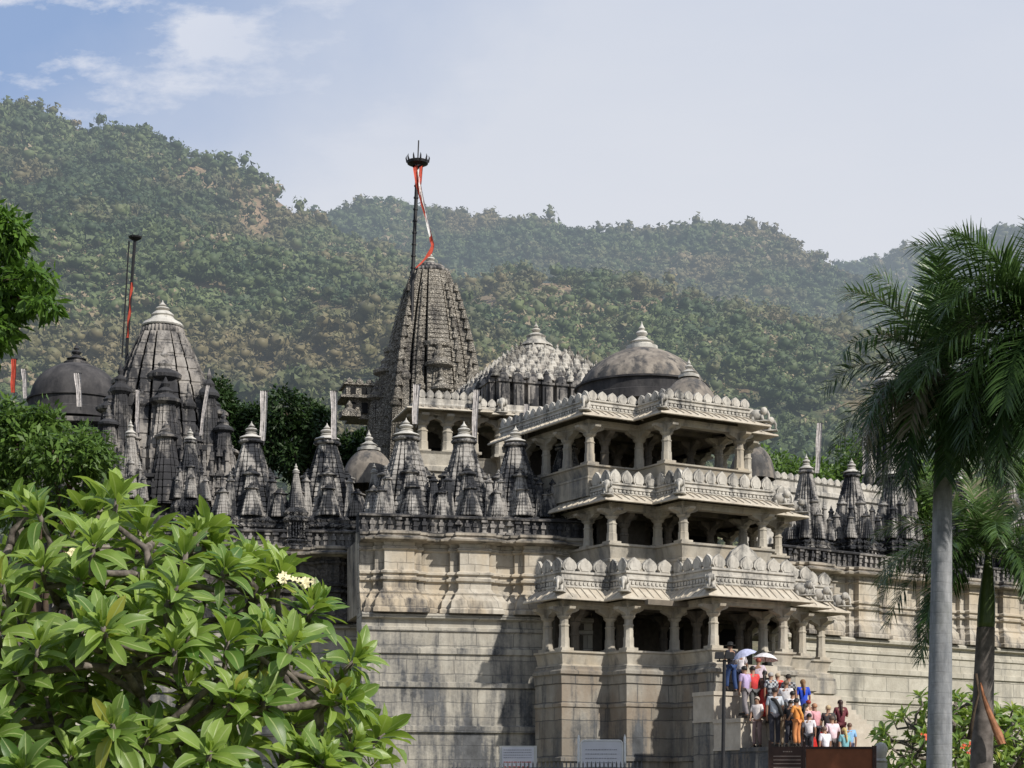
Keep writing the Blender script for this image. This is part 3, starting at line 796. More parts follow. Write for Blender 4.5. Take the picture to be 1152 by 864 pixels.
def hill(name, Yr, Y0, pts, seed, amp, ntree, size, tmin, mat, fmat, temps, woodlabel, bare=.62, powr=.9, xr=(-420, 1600), barezones=()):
    px = np.array([p[0] for p in pts], float); py = np.array([p[1] for p in pts], float) + 2.3 * size / Yr * F
    f1, f2, f3 = fbm(seed), fbm(seed + 40, 4), fbm(seed + 80, 4)
    def zf(X, Y):
        c = CX + F * X / Yr
        H = ZC + (HZ - np.interp(c, px, py)) / F * Yr
        t = np.clip((Y - Y0) / (Yr - Y0), -.2, 1.0)
        z = H * np.sign(t) * np.abs(t) ** powr
        q = np.clip(1 - np.abs(t - .5) * 2, 0, 1) ** .7
        z = z + amp * (f1(X / 90, Y / 160) * 2 * q)
        z = z + amp * .12 * f2(X / 14, Y / 14)
        return z - np.clip(Y - Yr, 0, None) * .55
    X = np.linspace((xr[0] - CX) / F * Yr, (xr[1] - CX) / F * Yr, 260); Y = np.linspace(Y0 - 10, Yr + 60, 110)
    XX, YY = np.meshgrid(X, Y, indexing='ij'); ZZ = zf(XX, YY)
    V = np.stack([XX, YY, ZZ], -1).reshape(-1, 3); n0, n1 = XX.shape
    I = (np.arange(n0 - 1)[:, None] * n1 + np.arange(n1 - 1)[None]).ravel()
    idx = np.stack([I, I + n1, I + n1 + 1, I + 1], -1)
    o = np_mesh(name, V, 4, idx, mat, smooth=True); tag(o, kind='structure')
    vx = CX + F * V[:, 0] / V[:, 1]; vy = HZ - F * (V[:, 2] - ZC) / V[:, 1]; bm_ = np.zeros(len(V), np.float32)
    for (zx, zy, rx, ry) in barezones: bm_ = np.maximum(bm_, np.clip(1.5 - np.sqrt(((vx - zx) / rx) ** 2 + ((vy - zy) / ry) ** 2), 0, 1))
    at = o.data.attributes.new('bare', 'FLOAT', 'POINT'); at.data.foreach_set('value', bm_.astype(np.float32))
    x = nr.uniform(X[0], X[-1], ntree); u = nr.uniform(tmin, 1.03, ntree); y = Y0 + (Yr - Y0) * u
    b = f3(x / 38, y / 55) + .35 * f2(x / 9, y / 9)
    keep = (b < bare - .5) | (nr.random(ntree) < .22)
    sx = CX + F * x / y; sy = HZ - F * (zf(x, y) - ZC) / y
    for (zx, zy, rx, ry) in barezones:
        ins = ((sx - zx) / rx) ** 2 + ((sy - zy) / ry) ** 2 + .8 * b < .85 + .3 * nr.random(ntree)
        keep &= ~(ins & (nr.random(ntree) < .88))
    keep &= (sx > -60) & (sx < 1215) & (sy < 640)
    x, y, b = x[keep], y[keep], b[keep]; n = len(x)
    s = size * 1.12 * np.exp(nr.normal(0, .42, n).clip(-.8, .6)) * (.5 + .5 * y / Yr); hgt = s * nr.uniform(.6, 1.15, n)
    z = zf(x, y) + hgt * .45
    tint = np.clip(.36 + .62 * f3(x / 34 + 9, y / 46) + nr.normal(0, .19, n) + (nr.random(n) < .05) * .4, 0, 1)
    scatter(woodlabel[0], np.stack([x, y, z], -1), np.stack([s, hgt], -1), tint, temps, fmat, woodlabel[1], 'forest')
    return zf

def terrain_mat(name, D, hazecol):
    t = NT(name); P = t.pos()
    a = t.noise(t.mapv(P, (1, .6, 1)), .035, 6, .62); b = t.noise(P, .35, 6, .7)
    c = t.mix(t.ramp(a, [(.46, 0.0), (.62, 1.0)]), (.055, .075, .030), (.26, .185, .10))
    c = t.mix(t.ramp(b, [(.36, .8), (.62, 0.0)]), c, (.045, .055, .022))
    c = t.mix(t.ramp(t.noise(P, .12, 5, .7), [(.60, 0.0), (.72, .8)]), c, (.32, .24, .15))
    at = t.n('ShaderNodeAttribute', attribute_name='bare').outputs['Fac']
    c = t.mix(t.math('MULTIPLY', at, .9), c, t.mix(t.ramp(b, [(.35, 0.0), (.6, 1.0)]), (.20, .13, .075), (.40, .28, .165)))
    bp = t.n('ShaderNodeBump', {'Height': b, 'Strength': .8, 'Distance': 1.5})
    p = t.n('ShaderNodeBsdfPrincipled', {'Base Color': c, 'Roughness': .95, 'Normal': bp.outputs[0]})
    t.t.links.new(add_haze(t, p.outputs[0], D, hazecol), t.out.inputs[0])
    return t.m

def hills():
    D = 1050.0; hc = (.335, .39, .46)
    tm = terrain_mat('dry_hillside', D, hc)
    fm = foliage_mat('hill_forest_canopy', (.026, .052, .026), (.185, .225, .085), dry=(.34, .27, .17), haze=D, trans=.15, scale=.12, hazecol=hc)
    temps = crown_templates(8, 120, .15)
    big = crown_templates(7, 190, .115)
    hill('far_hill', 900, 560, [(-500, 330), (700, 330), (900, 310), (940, 298), (975, 284), (1010, 270), (1060, 261), (1100, 255), (1152, 246), (1250, 228), (1600, 215)], 31, 16, 14000, 3.3, .35, tm, fm, temps,
         ('forest', 'blue hazy wood on the farthest ridge behind the palms'), bare=.95)
    hill('middle_hill', 640, 330, [(-500, 330), (300, 270), (370, 232), (400, 219), (440, 216), (500, 226), (560, 236), (620, 244), (700, 252), (735, 254), (770, 246), (800, 241), (850, 252), (880, 264), (910, 282), (950, 300), (1000, 330), (1100, 370), (1600, 480)], 51, 16, 25000, 2.7, .3, tm, fm, temps,
         ('forest', 'hazy wood on the long ridge behind the tall spire'), bare=.92)
    hill('near_hill', 360, 120, [(-500, 420), (430, 380), (480, 330), (540, 302), (600, 290), (640, 290), (700, 300), (770, 315), (830, 325), (870, 335), (920, 358), (960, 385), (1000, 420), (1060, 455), (1600, 520)], 71, 9, 21000, 2.1, .12, tm, fm, big,
         ('forest', 'green scrub wood with bare orange patches on the low ridge'), bare=.64, barezones=((628, 312, 40, 24), (775, 330, 42, 30), (885, 358, 48, 26), (575, 350, 70, 20), (720, 352, 50, 15), (690, 318, 26, 12), (830, 345, 24, 14), (800, 440, 46, 12)))
    hill('high_hill', 440, 140, [(-600, 60), (-200, 80), (0, 116), (30, 112), (60, 122), (100, 140), (140, 133), (180, 145), (230, 155), (260, 172), (300, 194), (340, 224), (370, 244), (430, 266), (480, 292), (540, 330), (600, 372), (700, 420), (1600, 640)], 91, 16, 50000, 2.0, .1, tm, fm, temps,
         ('forest', 'dense wood covering the high steep hill'), bare=.69, barezones=((110, 295, 36, 12), (208, 195, 34, 24), (300, 240, 44, 20), (235, 330, 26, 11), (290, 270, 34, 14), (60, 245, 16, 26), (340, 296, 38, 11), (400, 280, 30, 12), (250, 215, 30, 14), (30, 200, 20, 14), (180, 250, 26, 10)))

# ---------------------------------------------------------------- leafy trees of cards
def leaf_cloud(name, clumps, n, ls, mat, parent, seed, aspect=.45, droop=.2, shell=.55):
    """n leaf blades spread through ellipsoid clumps [(x,y,z,rx,ry,rz)] in the parent's frame"""
    rg = np.random.default_rng(seed)
    vol = np.array([c[3] * c[4] * c[5] for c in clumps]) ** .67; k = rg.choice(len(clumps), n, p=vol / vol.sum())
    Cc = np.array(clumps)[k]
    d = rg.normal(size=(n, 3)); d /= np.linalg.norm(d, axis=1)[:, None]
    r = shell + (1 - shell) * rg.random(n) ** .6; r *= 1 + .10 * rg.normal(size=n)
    P = Cc[:, :3] + d * Cc[:, 3:] * r[:, None]
    a = rg.normal(size=(n, 3)) * .8 + d * .7; a[:, 2] -= droop; a /= np.linalg.norm(a, axis=1)[:, None]
    up = d + rg.normal(size=(n, 3)) * .5 + np.array([0, 0, .5]); b = np.cross(a, up); b /= np.linalg.norm(b, axis=1)[:, None] + 1e-6
    L = ls * rg.uniform(.6, 1.3, n)[:, None]; w = L * aspect * .5
    nn = np.cross(a, b)
    V = np.stack([P, P + a * L * .45 + b * w + nn * L * .06, P + a * L - np.array([0, 0, 1]) * L * .12, P + a * L * .45 - b * w + nn * L * .06], 1).reshape(-1, 3)
    tint = np.clip(rg.normal(.5, .22, n) + (P[:, 2] - Cc[:, 2]) / Cc[:, 5] * .12, 0, 1)
    return np_mesh(name, V, 4, np.arange(4 * n), mat, parent, attrs={'tint': tint})

def limbs(m, base, tips, r0, rng, bend=.15, n=7):
    for tip in tips:
        b, e = Vector(base), Vector(tip); L = (e - b).length
        off = Vector((rng.uniform(-1, 1), rng.uniform(-1, 1), rng.uniform(-.2, .8))) * L * bend
        pts = []
        for i in range(n):
            t = i / (n - 1); p = b.lerp(e, t) + off * math.sin(PI * t) + Vector((rng.uniform(-1, 1), rng.uniform(-1, 1), 0)) * L * .015
            pts.append(p)
        m.tube(pts, [r0 * (1 - .75 * i / (n - 1)) for i in range(n)], 7)

def tree(name, loc, clumps, n, ls, mat, label, seed, trunk_r=.2, cat='tree', group=None, trunk_h=None, aspect=.45, droop=.2, leaf='crown', bark='bark'):
    rng = random.Random(seed)
    t = empty(name, loc, 0, label, cat, group)
    m = MB(); zt = trunk_h if trunk_h is not None else min(c[2] - c[5] for c in clumps) * .8
    cx = sum(c[0] for c in clumps) / len(clumps) * .3; cy = sum(c[1] for c in clumps) / len(clumps) * .3
    m.tube([(0, 0, -.1), (cx * .4, cy * .4, zt * .5), (cx, cy, zt)], [trunk_r * 1.4, trunk_r, trunk_r * .85], 9)
    limbs(m, (cx, cy, zt * .97), [(c[0] + rng.uniform(-.2, .2) * c[3], c[1], c[2] + c[5] * .2) for c in clumps], trunk_r * .4, rng)
    m.build('trunk', M[bark], t, smooth=True)
    leaf_cloud(leaf, clumps, n, ls, mat, t, seed, aspect, droop)
    return t

def blob_clumps(c, r, k, seed, size=.45):
    rg = random.Random(seed); out = [(c[0], c[1], c[2], r[0] * .6, r[1] * .6, r[2] * .6)]
    for i in range(k):
        a = rg.uniform(0, 2 * PI); b = math.acos(rg.uniform(-.55, 1)); q = rg.uniform(.6, .85)
        s = size * rg.uniform(.7, 1.2)
        out.append((c[0] + r[0] * q * math.cos(a) * math.sin(b), c[1] + r[1] * q * math.sin(a) * math.sin(b), c[2] + r[2] * q * math.cos(b), r[0] * s, r[1] * s, r[2] * s))
    return out

# ---------------------------------------------------------------- frangipani
def leafrows(L, w, fold, curl, n=8):
    """leaf blade template rows: centre, half width; blade along +x, up +z"""
    rows = []
    for i in range(n + 1):
        t = i / n
        hw = w * (math.sin(PI * min(1, t ** 1.15 * .98 + .01)) ** .75) if 0 < t < 1 else w * .02
        x = L * (t - .12 * curl * t * t); z = -L * curl * t * t * .55 + L * .05 * math.sin(PI * t)
        rows.append((x, z, hw, fold * hw))
    return rows

def frangi_mat():
    t = NT('frangipani_leaf'); uv = t.n('ShaderNodeUVMap', uv_map='UVMap').outputs[0]
    s = t.n('ShaderNodeSeparateXYZ', {0: uv})
    a = t.n('ShaderNodeAttribute', attribute_name='tint').outputs['Fac']
    mid = t.math('ABSOLUTE', t.math('SUBTRACT', s.outputs[0], .5))
    rib = t.ramp(mid, [(.0, 1.0), (.035, .9), (.06, 0.0)])
    vv = t.math('ADD', t.math('MULTIPLY', s.outputs[1], 22.0), t.math('MULTIPLY', mid, -9.0))
    vein = t.ramp(t.math('ABSOLUTE', t.math('SINE', t.math('MULTIPLY', vv, PI))), [(.0, 1.0), (.16, 0.0)])
    c = t.mix(a, (.075, .165, .030), (.31, .43, .085))
    c = t.mix(t.ramp(a, [(.95, 0.0), (.995, 1.0)]), c, (.42, .42, .07))
    n = t.noise(t.pos(), 14, 4)
    c = t.mix(t.ramp(n, [(.3, .25), (.7, 0.0)]), c, (.03, .07, .015))
    c = t.mix(t.math('MULTIPLY', vein, .28), c, (.30, .42, .14)); c = t.mix(t.math('MULTIPLY', rib, .75), c, (.42, .50, .20))
    h = t.math('SUBTRACT', t.math('MULTIPLY', vein, -.5), rib)
    b = t.n('ShaderNodeBump', {'Height': h, 'Strength': .35, 'Distance': .004})
    p = t.n('ShaderNodeBsdfPrincipled', {'Base Color': c, 'Roughness': .40, 'Specular IOR Level': .5, 'Normal': b.outputs[0]})
    tr = t.n('ShaderNodeBsdfTranslucent', {'Color': t.mix(.5, c, (.40, .55, .05))})
    sh = t.n('ShaderNodeMixShader', {0: .38, 1: p.outputs[0], 2: tr.outputs[0]}).outputs[0]
    t.t.links.new(sh, t.out.inputs[0])
    return t.m

def rosettes(name, tips, mat, parent, seed, Lm=.24, nleaf=17):
    """tips: (pos, axis, scale). One leaf mesh part."""
    rng = random.Random(seed); V = []; I = []; UV = []; T = []
    for (p, ax, sc) in tips:
        ax = Vector(ax).normalized(); ref = Vector((0, 0, 1)) if abs(ax.z) < .9 else Vector((1, 0, 0))
        e1 = ax.cross(ref).normalized(); e2 = ax.cross(e1).normalized(); ph = rng.uniform(0, 6.28); base = rng.gauss(.48, .2)
        nl = int(nleaf * rng.uniform(.75, 1.2))
        for k in range(nl):
            q = k / nl; az = ph + k * 2.39996 + rng.uniform(-.25, .25); el = R(84 - 92 * q ** .85 + rng.uniform(-12, 12))
            L = Lm * sc * (.45 + .62 * min(1, q * 2.2)) * rng.uniform(.8, 1.15); w = L * rng.uniform(.15, .19)
            d = (e1 * math.cos(az) + e2 * math.sin(az)) * math.cos(el) + ax * math.sin(el)
            d.normalize(); side = d.cross(ax)
            side = side.normalized() if side.length > .05 else e1.copy()
            roll = rng.uniform(-.4, .4); up = side.cross(d).normalized()
            side, up = side * math.cos(roll) + up * math.sin(roll), up * math.cos(roll) - side * math.sin(roll)
            rows = leafrows(L, w, rng.uniform(.18, .5), rng.uniform(-.1, .6) * (.4 + q), 7)
            o = Vector(p) - ax * (q * .07 * sc) + d * .012; b = len(V)
            wav = rng.uniform(0, 6)
            for i, (x, z, hw, fz) in enumerate(rows):
                # bend partly towards true down
                c = o + d * x + up * z; c.z -= abs(z) * .3
                wv = math.sin(i * 1.3 + wav) * hw * .12
                V += [c - side * hw + up * (fz + wv), c, c + side * hw + up * (fz - wv)]
            n = len(rows) - 1
            tt = min(1, max(0, base + rng.gauss(0, .22) + (.25 if q < .3 else 0)))
            tt = min(tt, .93)
            if rng.random() < .012: tt = 1.0
            for i in range(n):
                for j in (0, 1):
                    a = b + i * 3 + j; I += [a, a + 1, a + 4, a + 3]
                    UV += [(j * .5, i / n), (j * .5 + .5, i / n), (j * .5 + .5, (i + 1) / n), (j * .5, (i + 1) / n)]; T.append(tt)
    return np_mesh(name, np.array([tuple(v) for v in V]), 4, I, mat, parent, attrs={'tint': T}, uv=UV, smooth=True)

def flower_cluster(m, p, rng, n=7, s=.035):
    for _ in range(n):
        c = Vector(p) + Vector((rng.uniform(-1, 1), rng.uniform(-1, 1), rng.uniform(-.4, .8))) * s * 2.2
        ax = Vector((rng.uniform(-.6, .6), -1, rng.uniform(-.2, .9))).normalized(); e1 = ax.cross(Vector((0, 0, 1))).normalized(); e2 = ax.cross(e1)
        for k in range(5):
            a = k * 2 * PI / 5; d = e1 * math.cos(a) + e2 * math.sin(a); q = e1 * -math.sin(a) + e2 * math.cos(a)
            m.add([c, c + d * s * .6 + q * s * .42 + ax * s * .2, c + d * s * 1.15 + ax * s * .3, c + d * s * .6 - q * s * .34 + ax * s * .1], [(0, 1, 2, 3)])

def frangipani(name, loc, centre, rad, ntip, seed, label, Lm, mat, trunk_r=.09, nleaf=17, flowers=(), extra=(), zcut=-.55, cat='tree', fmat='frangipani_flower'):
    rng = random.Random(seed); t = empty(name, loc, 0, label, cat)
    o = Vector(loc); cen = Vector(centre) - o; tips = []; tries = 0; md = 1.55 * Lm
    while len(tips) < ntip and tries < 40000:
        tries += 1
        d = Vector((rng.gauss(0, 1), rng.gauss(0, 1), rng.gauss(0, 1))).normalized()
        if d.z < zcut: continue
        q = rng.choice((1.0, .97, 1.03, .85, .7, .55)) * rng.uniform(.93, 1.05)
        p = cen + Vector((d.x * rad[0], d.y * rad[1], d.z * rad[2])) * q
        if any((p - s[0]).length < md * (1 if q > .9 else 1.1) for s in tips): 
            if tries % 60: continue
        ax = (d * .9 + Vector((rng.uniform(-.4, .4), rng.uniform(-.4, .4), .75))).normalized()
        tips.append((p, ax, rng.uniform(.8, 1.15)))
    for e in extra: tips.append((Vector(e[0]) - o, Vector(e[1]), e[2]))
    root = Vector((0, 0, 0)); fork = Vector((cen.x * .5, cen.y * .5, max(.35, cen.z - rad[2] * .75)))
    m = MB(); m.tube([(0, 0, -.1), fork * .5, fork], [trunk_r * 1.3, trunk_r, trunk_r], 10)
    nl = 7; subs = []
    for k in range(nl):
        a = 2 * PI * k / nl + rng.uniform(-.3, .3); e = fork + Vector((math.cos(a) * rad[0] * .42, math.sin(a) * rad[1] * .42, rad[2] * rng.uniform(.45, .8)))
        mid = fork.lerp(e, .5) + Vector((math.cos(a), math.sin(a), -.3)) * rad[0] * .07
        m.tube([fork, mid, e], [trunk_r * .8, trunk_r * .6, trunk_r * .45], 8); subs += [mid, e, fork.lerp(mid, .6)]
    for (p, ax, sc) in tips:
        s = min(subs, key=lambda q: (q - p).length + (0 if q.z < p.z else 3)); L = (p - s).length
        kn = s.lerp(p, .45) + Vector((rng.uniform(-1, 1), rng.uniform(-1, 1), -.5)) * L * .14
        pre = p - ax * min(L * .3, .25 * Lm * 4)
        r = max(.008, .012 * Lm / .2); m.tube([s, s.lerp(kn, .5) , kn, pre, p], [r * 2.2, r * 1.9, r * 1.6, r * 1.35, r * 1.1], 6)
        if len(subs) < 400: subs.append(kn)
    m.build('trunk', M['greybark'], t, smooth=True)
    rosettes('foliage', tips, mat, t, seed + 1, Lm, nleaf)
    for f in flowers:
        m = MB(); flower_cluster(m, Vector(f) - o, rng, 6, .024 * Lm / .24); m.build('blossom', M[fmat], t)
    return t

# ---------------------------------------------------------------- palms
def frond(V, I, T, o, az, el, L, rng, droopf, lf=.55, pairs=70, tint=.4, dry=0):
    d = Vector((math.cos(az) * math.cos(el), math.sin(az) * math.cos(el), math.sin(el))); p = Vector(o); n = 16; pts = [p.copy()]
    for i in range(n):
        d = (d + Vector((0, 0, -1)) * droopf * (.25 + 1.4 * i / n) / n * 2.2).normalized(); p = p + d * (L / n); pts.append(p.copy())
    side0 = Vector((-math.sin(az), math.cos(az), 0))
    # rachis as a flat ribbon
    for i in range(n):
        w0, w1 = .035 * (1 - i / n) + .006, .035 * (1 - (i + 1) / n) + .006; b = len(V)
        V += [pts[i] - side0 * w0, pts[i] + side0 * w0, pts[i + 1] + side0 * w1, pts[i + 1] - side0 * w1]; I += [b, b + 1, b + 2, b + 3]; T.append(.75)
    for k in range(pairs):
        t = .10 + .90 * (k + rng.random() * .6) / pairs; f = t * n; i = min(n - 1, int(f)); q = pts[i].lerp(pts[i + 1], f - i); tang = (pts[i + 1] - pts[i]).normalized()
        up = side0.cross(tang).normalized()
        if up.z < 0: up = -up
        ll = lf * (.45 + .75 * math.sin(PI * min(1, t * .82 + .12))) * rng.uniform(.85, 1.12)
        for s in (-1, 1):
            lift = rng.choice((.8, .25, -.45, .5, -.1)) + rng.uniform(-.15, .15)
            dd = (side0 * s * .9 + up * lift + tang * (.55 + .5 * t)).normalized()
            w = .0175 * (1.1 - .3 * t) ; wd = tang.cross(dd).cross(dd).normalized() if False else tang
            a = q; m1 = q + dd * ll * .45 + Vector((0, 0, -1)) * ll * .06; dd2 = (dd + Vector((0, 0, -.18 - .38 * droopf))).normalized(); e = m1 + dd2 * ll * .55
            wv = dd.cross(up).normalized() * w
            tt = min(1, max(0, tint + rng.gauss(0, .12)))
            b = len(V); V += [a - wv * .6, a + wv * .6, m1 + wv, m1 - wv, e + wv * .12, e - wv * .12]
            I += [b, b + 1, b + 2, b + 3, b + 3, b + 2, b + 4, b + 5]; T += [tt, tt]

def palm(name, loc, trunk_pts, radii, crown_o, L, fr, label, seed, mats3, shaft=None, pairs=75, lf=.55, group=None):
    """fr: list of (azimuth deg, elevation deg, droop, tint, length factor)"""
    rng = random.Random(seed); t = empty(name, loc, 0, label, 'palm tree', group); o = Vector(loc)
    m = MB(); pts = [Vector(p) - o for p in trunk_pts]; PP = []; RR = []
    N = 44
    for i in range(N + 1):
        f = i / N * (len(pts) - 1); k = min(len(pts) - 2, int(f)); PP.append(pts[k].lerp(pts[k + 1], f - k)); RR.append(radii[k] + (radii[k + 1] - radii[k]) * (f - k))
    m.tube(PP, RR, 20); m.build('trunk', mats3[0], t, smooth=True)
    if shaft:
        m = MB(); a, b, r0, r1 = Vector(shaft[0]) - o, Vector(shaft[1]) - o, shaft[2], shaft[3]
        m.tube([a, a.lerp(b, .08), a.lerp(b, .4), a.lerp(b, .8), b], [r0 * .95, r0, r0 * .93, r1, r1 * .7], 16); m.build('crownshaft', mats3[1], t, smooth=True)
    co = Vector(crown_o) - o
    for k, (az, el, dr, tint, lfac) in enumerate(fr):
        V, I, T = [], [], []
        frond(V, I, T, co + Vector((math.cos(R(az)) * .08, math.sin(R(az)) * .08, rng.uniform(-.15, .12))), R(az), R(el), L * lfac, rng, dr, lf, pairs, tint)
        np_mesh('frond', np.array([tuple(v) for v in V]), 4, I, mats3[2], t, attrs={'tint': T})
    return t
# ------------------------------------------------------------------ people
def skin_mesh(name, J, E, rad, mat, parent, sub=1, root=0):
    me = bpy.data.meshes.new(name); me.from_pydata([tuple(j) for j in J], E, [])
    o = bpy.data.objects.new(name, me); C.objects.link(o)
    md = o.modifiers.new('s', 'SKIN'); md.use_smooth_shade = True
    for i, r in enumerate(rad):
        sv = me.skin_vertices[0].data[i]; sv.radius = r if isinstance(r, tuple) else (r, r); sv.use_root = (i == root)
    if sub: s = o.modifiers.new('u', 'SUBSURF'); s.levels = sub; s.render_levels = sub
    dg = bpy.context.evaluated_depsgraph_get(); dg.update(); ev = o.evaluated_get(dg)
    nm = bpy.data.meshes.new_from_object(ev); o.modifiers.clear(); o.data = nm; bpy.data.meshes.remove(me)
    nm.materials.clear(); nm.materials.append(mat); nm.name = name
    nm.polygons.foreach_set('use_smooth', [True] * len(nm.polygons))
    o.parent = parent
    return o

MC = {}
def checked(col):
    t = NT('checked_fabric'); O = t.mapv(t.obj(), (14, 14, 14)); c = t.n('ShaderNodeTexChecker', {'Vector': O, 'Color1': (*col, 1), 'Color2': (col[0] * .15, col[1] * .15, col[2] * .18, 1), 'Scale': 1.0})
    return t.finish(c.outputs[0], .85)
def flat(col, rough=.8):
    k = tuple(round(c, 3) for c in col)
    if k not in MC: MC[k] = plain('fabric_%d' % len(MC), k, rough, var=.22, scale=7, bump=.25)
    return MC[k]

def person(loc, rz, label, shirt, legs, hair=(.02, .018, .016), skin=(.30, .17, .11), h=1.66, walk=.12, arms=(0, 0), skirt=None, hat=None, lean=.0, seed=0, longhair=False, width=1.0, scarf=None):
    """figure facing local +y; arms: bend 0 hanging .. 1 raised forward, for each arm"""
    t = empty('person', loc, rz, label, 'person', 'visitors climbing the entrance steps'); s = h / 1.66; w = width
    rng = random.Random(seed)
    def v(x, y, z): return Vector((x * s * w, (y + lean * max(0, z - .9)) * s, z * s))
    pel, wst, chs, nk, hd, top = v(0, 0, .93), v(0, .0, 1.10), v(0, .01, 1.30), v(0, .02, 1.45), v(0, .035, 1.56), v(0, .03, 1.63)
    J = [pel, wst, chs, nk, hd, top]; E = [(0, 1), (1, 2), (2, 3), (3, 4), (4, 5)]; Rr = [(.125, .10), (.115, .09), (.14, .10), (.05, .055), (.082, .098), (.06, .07)]
    arm_j = []
    for sx, b in ((-1, arms[0]), (1, arms[1])):
        sh = v(sx * .17, .01, 1.38); el = v(sx * (.23 + .03 * b), .02 + .10 * b, 1.38 - .28 + .05 * b); up = b
        wr = v(sx * (.22 - .05 * b), .06 + .24 * min(1, b * 1.4), .88 + .34 * b + .42 * max(0, b - .5)); ha = v(sx * (.215 - .06 * b), .08 + .31 * min(1, b * 1.3), .80 + .43 * b + .46 * max(0, b - .5))
        i = len(J); J += [sh, el, wr, ha]; E += [(2, i), (i, i + 1), (i + 1, i + 2), (i + 2, i + 3)]; Rr += [.055, .043, .030, (.040, .022)]
        arm_j.append((sh, el, wr, ha))
    leg_j = []
    for sx in (-1, 1):
        st = walk * sx; hp = v(sx * .085, 0, .88); kn = v(sx * .095, .05 + st * .6, .49 + (.06 if st > 0 else 0)); an = v(sx * .10, st, .09 + (.10 if st > 0.1 else 0)); ft = an + Vector((0.01 * sx, .17 * s, -.05 * s))
        i = len(J); J += [hp, kn, an, ft]; E += [(0, i), (i, i + 1), (i + 1, i + 2), (i + 2, i + 3)]; Rr += [.085, .058, .040, (.045, .028)]
        leg_j.append((hp, kn, an, ft))
    Rr = [tuple(q * s for q in r) if isinstance(r, tuple) else (r * s, r * s) for r in Rr]
    body = skin_mesh('body', J, E, Rr, flat(skin, .55), t, 1)
    # face relief, ears and fingers, fused into the body mesh
    bm = bmesh.new(); bm.from_mesh(body.data)
    def cone(p, q, r0, r1, n=6):
        d = (q - p); L = d.length; mat = Matrix.Translation((p + q) / 2) @ d.to_track_quat('Z', 'Y').to_matrix().to_4x4()
        bmesh.ops.create_cone(bm, cap_ends=True, segments=n, radius1=r0, radius2=r1, depth=L, matrix=mat)
    cone(hd + Vector((0, .085, .015)) * s, hd + Vector((0, .118, -.018)) * s, .009 * s, .016 * s)
    for sx in (-1, 1): bmesh.ops.create_icosphere(bm, subdivisions=1, radius=.026 * s, matrix=Matrix.Translation(hd + Vector((sx * .085, 0, -.005)) * s) @ Matrix.Diagonal((.35, .7, 1.1, 1)))
    for (sh, el, wr, ha) in arm_j:
        d = (ha - wr).normalized(); sd = d.cross(Vector((1, 0, 0))).normalized()
        for q, ln in ((-.027, .055), (-.009, .068), (.009, .072), (.027, .062)):
            a = ha + sd * q * s; k = a + d * ln * .55 * s; cone(a, k, .010 * s, .009 * s, 5); cone(k, k + (d + Vector((0, .5, 0))).normalized() * ln * .5 * s, .009 * s, .006 * s, 5)
        cone(wr.lerp(ha, .5) + sd * .03 * s, wr.lerp(ha, .5) + sd * .055 * s + d * .045 * s, .011 * s, .008 * s, 5)
    bm.to_mesh(body.data); bm.free()
    # shirt
    J = [v(0, 0, .84), wst, chs, v(0, .015, 1.41)]; E = [(0, 1), (1, 2), (2, 3)]; Rr = [(.165, .125), (.150, .115), (.168, .125), (.07, .07)]
    for (sh, el, wr, ha) in arm_j: i = len(J); J += [sh, sh.lerp(el, .85)]; E += [(2, i), (i, i + 1)]; Rr += [(.078, .078), (.060, .060)]
    skin_mesh('shirt', J, E, [(a * s, b * s) for a, b in Rr], checked(shirt) if ('plaid' in label or 'checkered' in label) else flat(shirt), t, 1)
    if skirt:
        m = MB(); m.lathe(0, 0, [(.13 * s, 1.04 * s), (.175 * s, .92 * s), (.20 * s, .6 * s), (.27 * s, .08 * s), (.25 * s, .08 * s)], 20, ribs=1, amp=.05, sq=.8); m.build('skirt', flat(skirt), t, smooth=True)
    else:
        J = [v(0, 0, .96)]; E = []; Rr = [(.140, .115)]
        for (hp, kn, an, ft) in leg_j: i = len(J); J += [hp, kn, an]; E += [(0, i), (i, i + 1), (i + 1, i + 2)]; Rr += [(.105, .10), (.078, .08), (.066, .068)]
        skin_mesh('trousers', J, E, [(a * s, b * s) for a, b in Rr], flat(legs), t, 1)
        m = MB()
        for (hp, kn, an, ft) in leg_j: m.box(an.x - .045 * s, an.x + .045 * s, an.y - .06 * s, ft.y + .05 * s, an.z - .09 * s, an.z - .0 * s, .25)
        m.build('shoe', flat((.03, .025, .02)), t)
    # hair: open cap, plus a fall of hair
    m = MB(); n = 14; vs = []; fs = []
    for i in range(7):
        th = PI * .62 * i / 6
        for j in range(n):
            a = 2 * PI * j / n; front = max(0, math.sin(a)); tt = th * (1 - .42 * front)
            vs.append(hd + Vector((.094 * math.sin(tt) * math.cos(a), .108 * math.sin(tt) * math.sin(a) - .006, .035 + .098 * math.cos(tt))) * s)
    for i in range(6):
        for j in range(n): j2 = (j + 1) % n; fs.append((i * n + j, i * n + j2, (i + 1) * n + j2, (i + 1) * n + j))
    m.add(vs, fs)
    if longhair: m.tube([hd + Vector((0, -.08, .02)) * s, nk + Vector((0, -.10, 0)) * s, chs + Vector((0, -.13, 0)) * s, wst + Vector((0, -.14, .05)) * s], [.06 * s, .05 * s, .035 * s, .015 * s], 8)
    m.build('hair', flat(hair, .5), t, smooth=True)
    if hat:
        m = MB(); m.lathe(hd.x, hd.y, [(.20 * s, hd.z + .035 * s), (.20 * s, hd.z + .05 * s), (.105 * s, hd.z + .06 * s), (.10 * s, hd.z + .14 * s), (.06 * s, hd.z + .165 * s)], 18); m.build('hat', flat(hat), t, smooth=True)
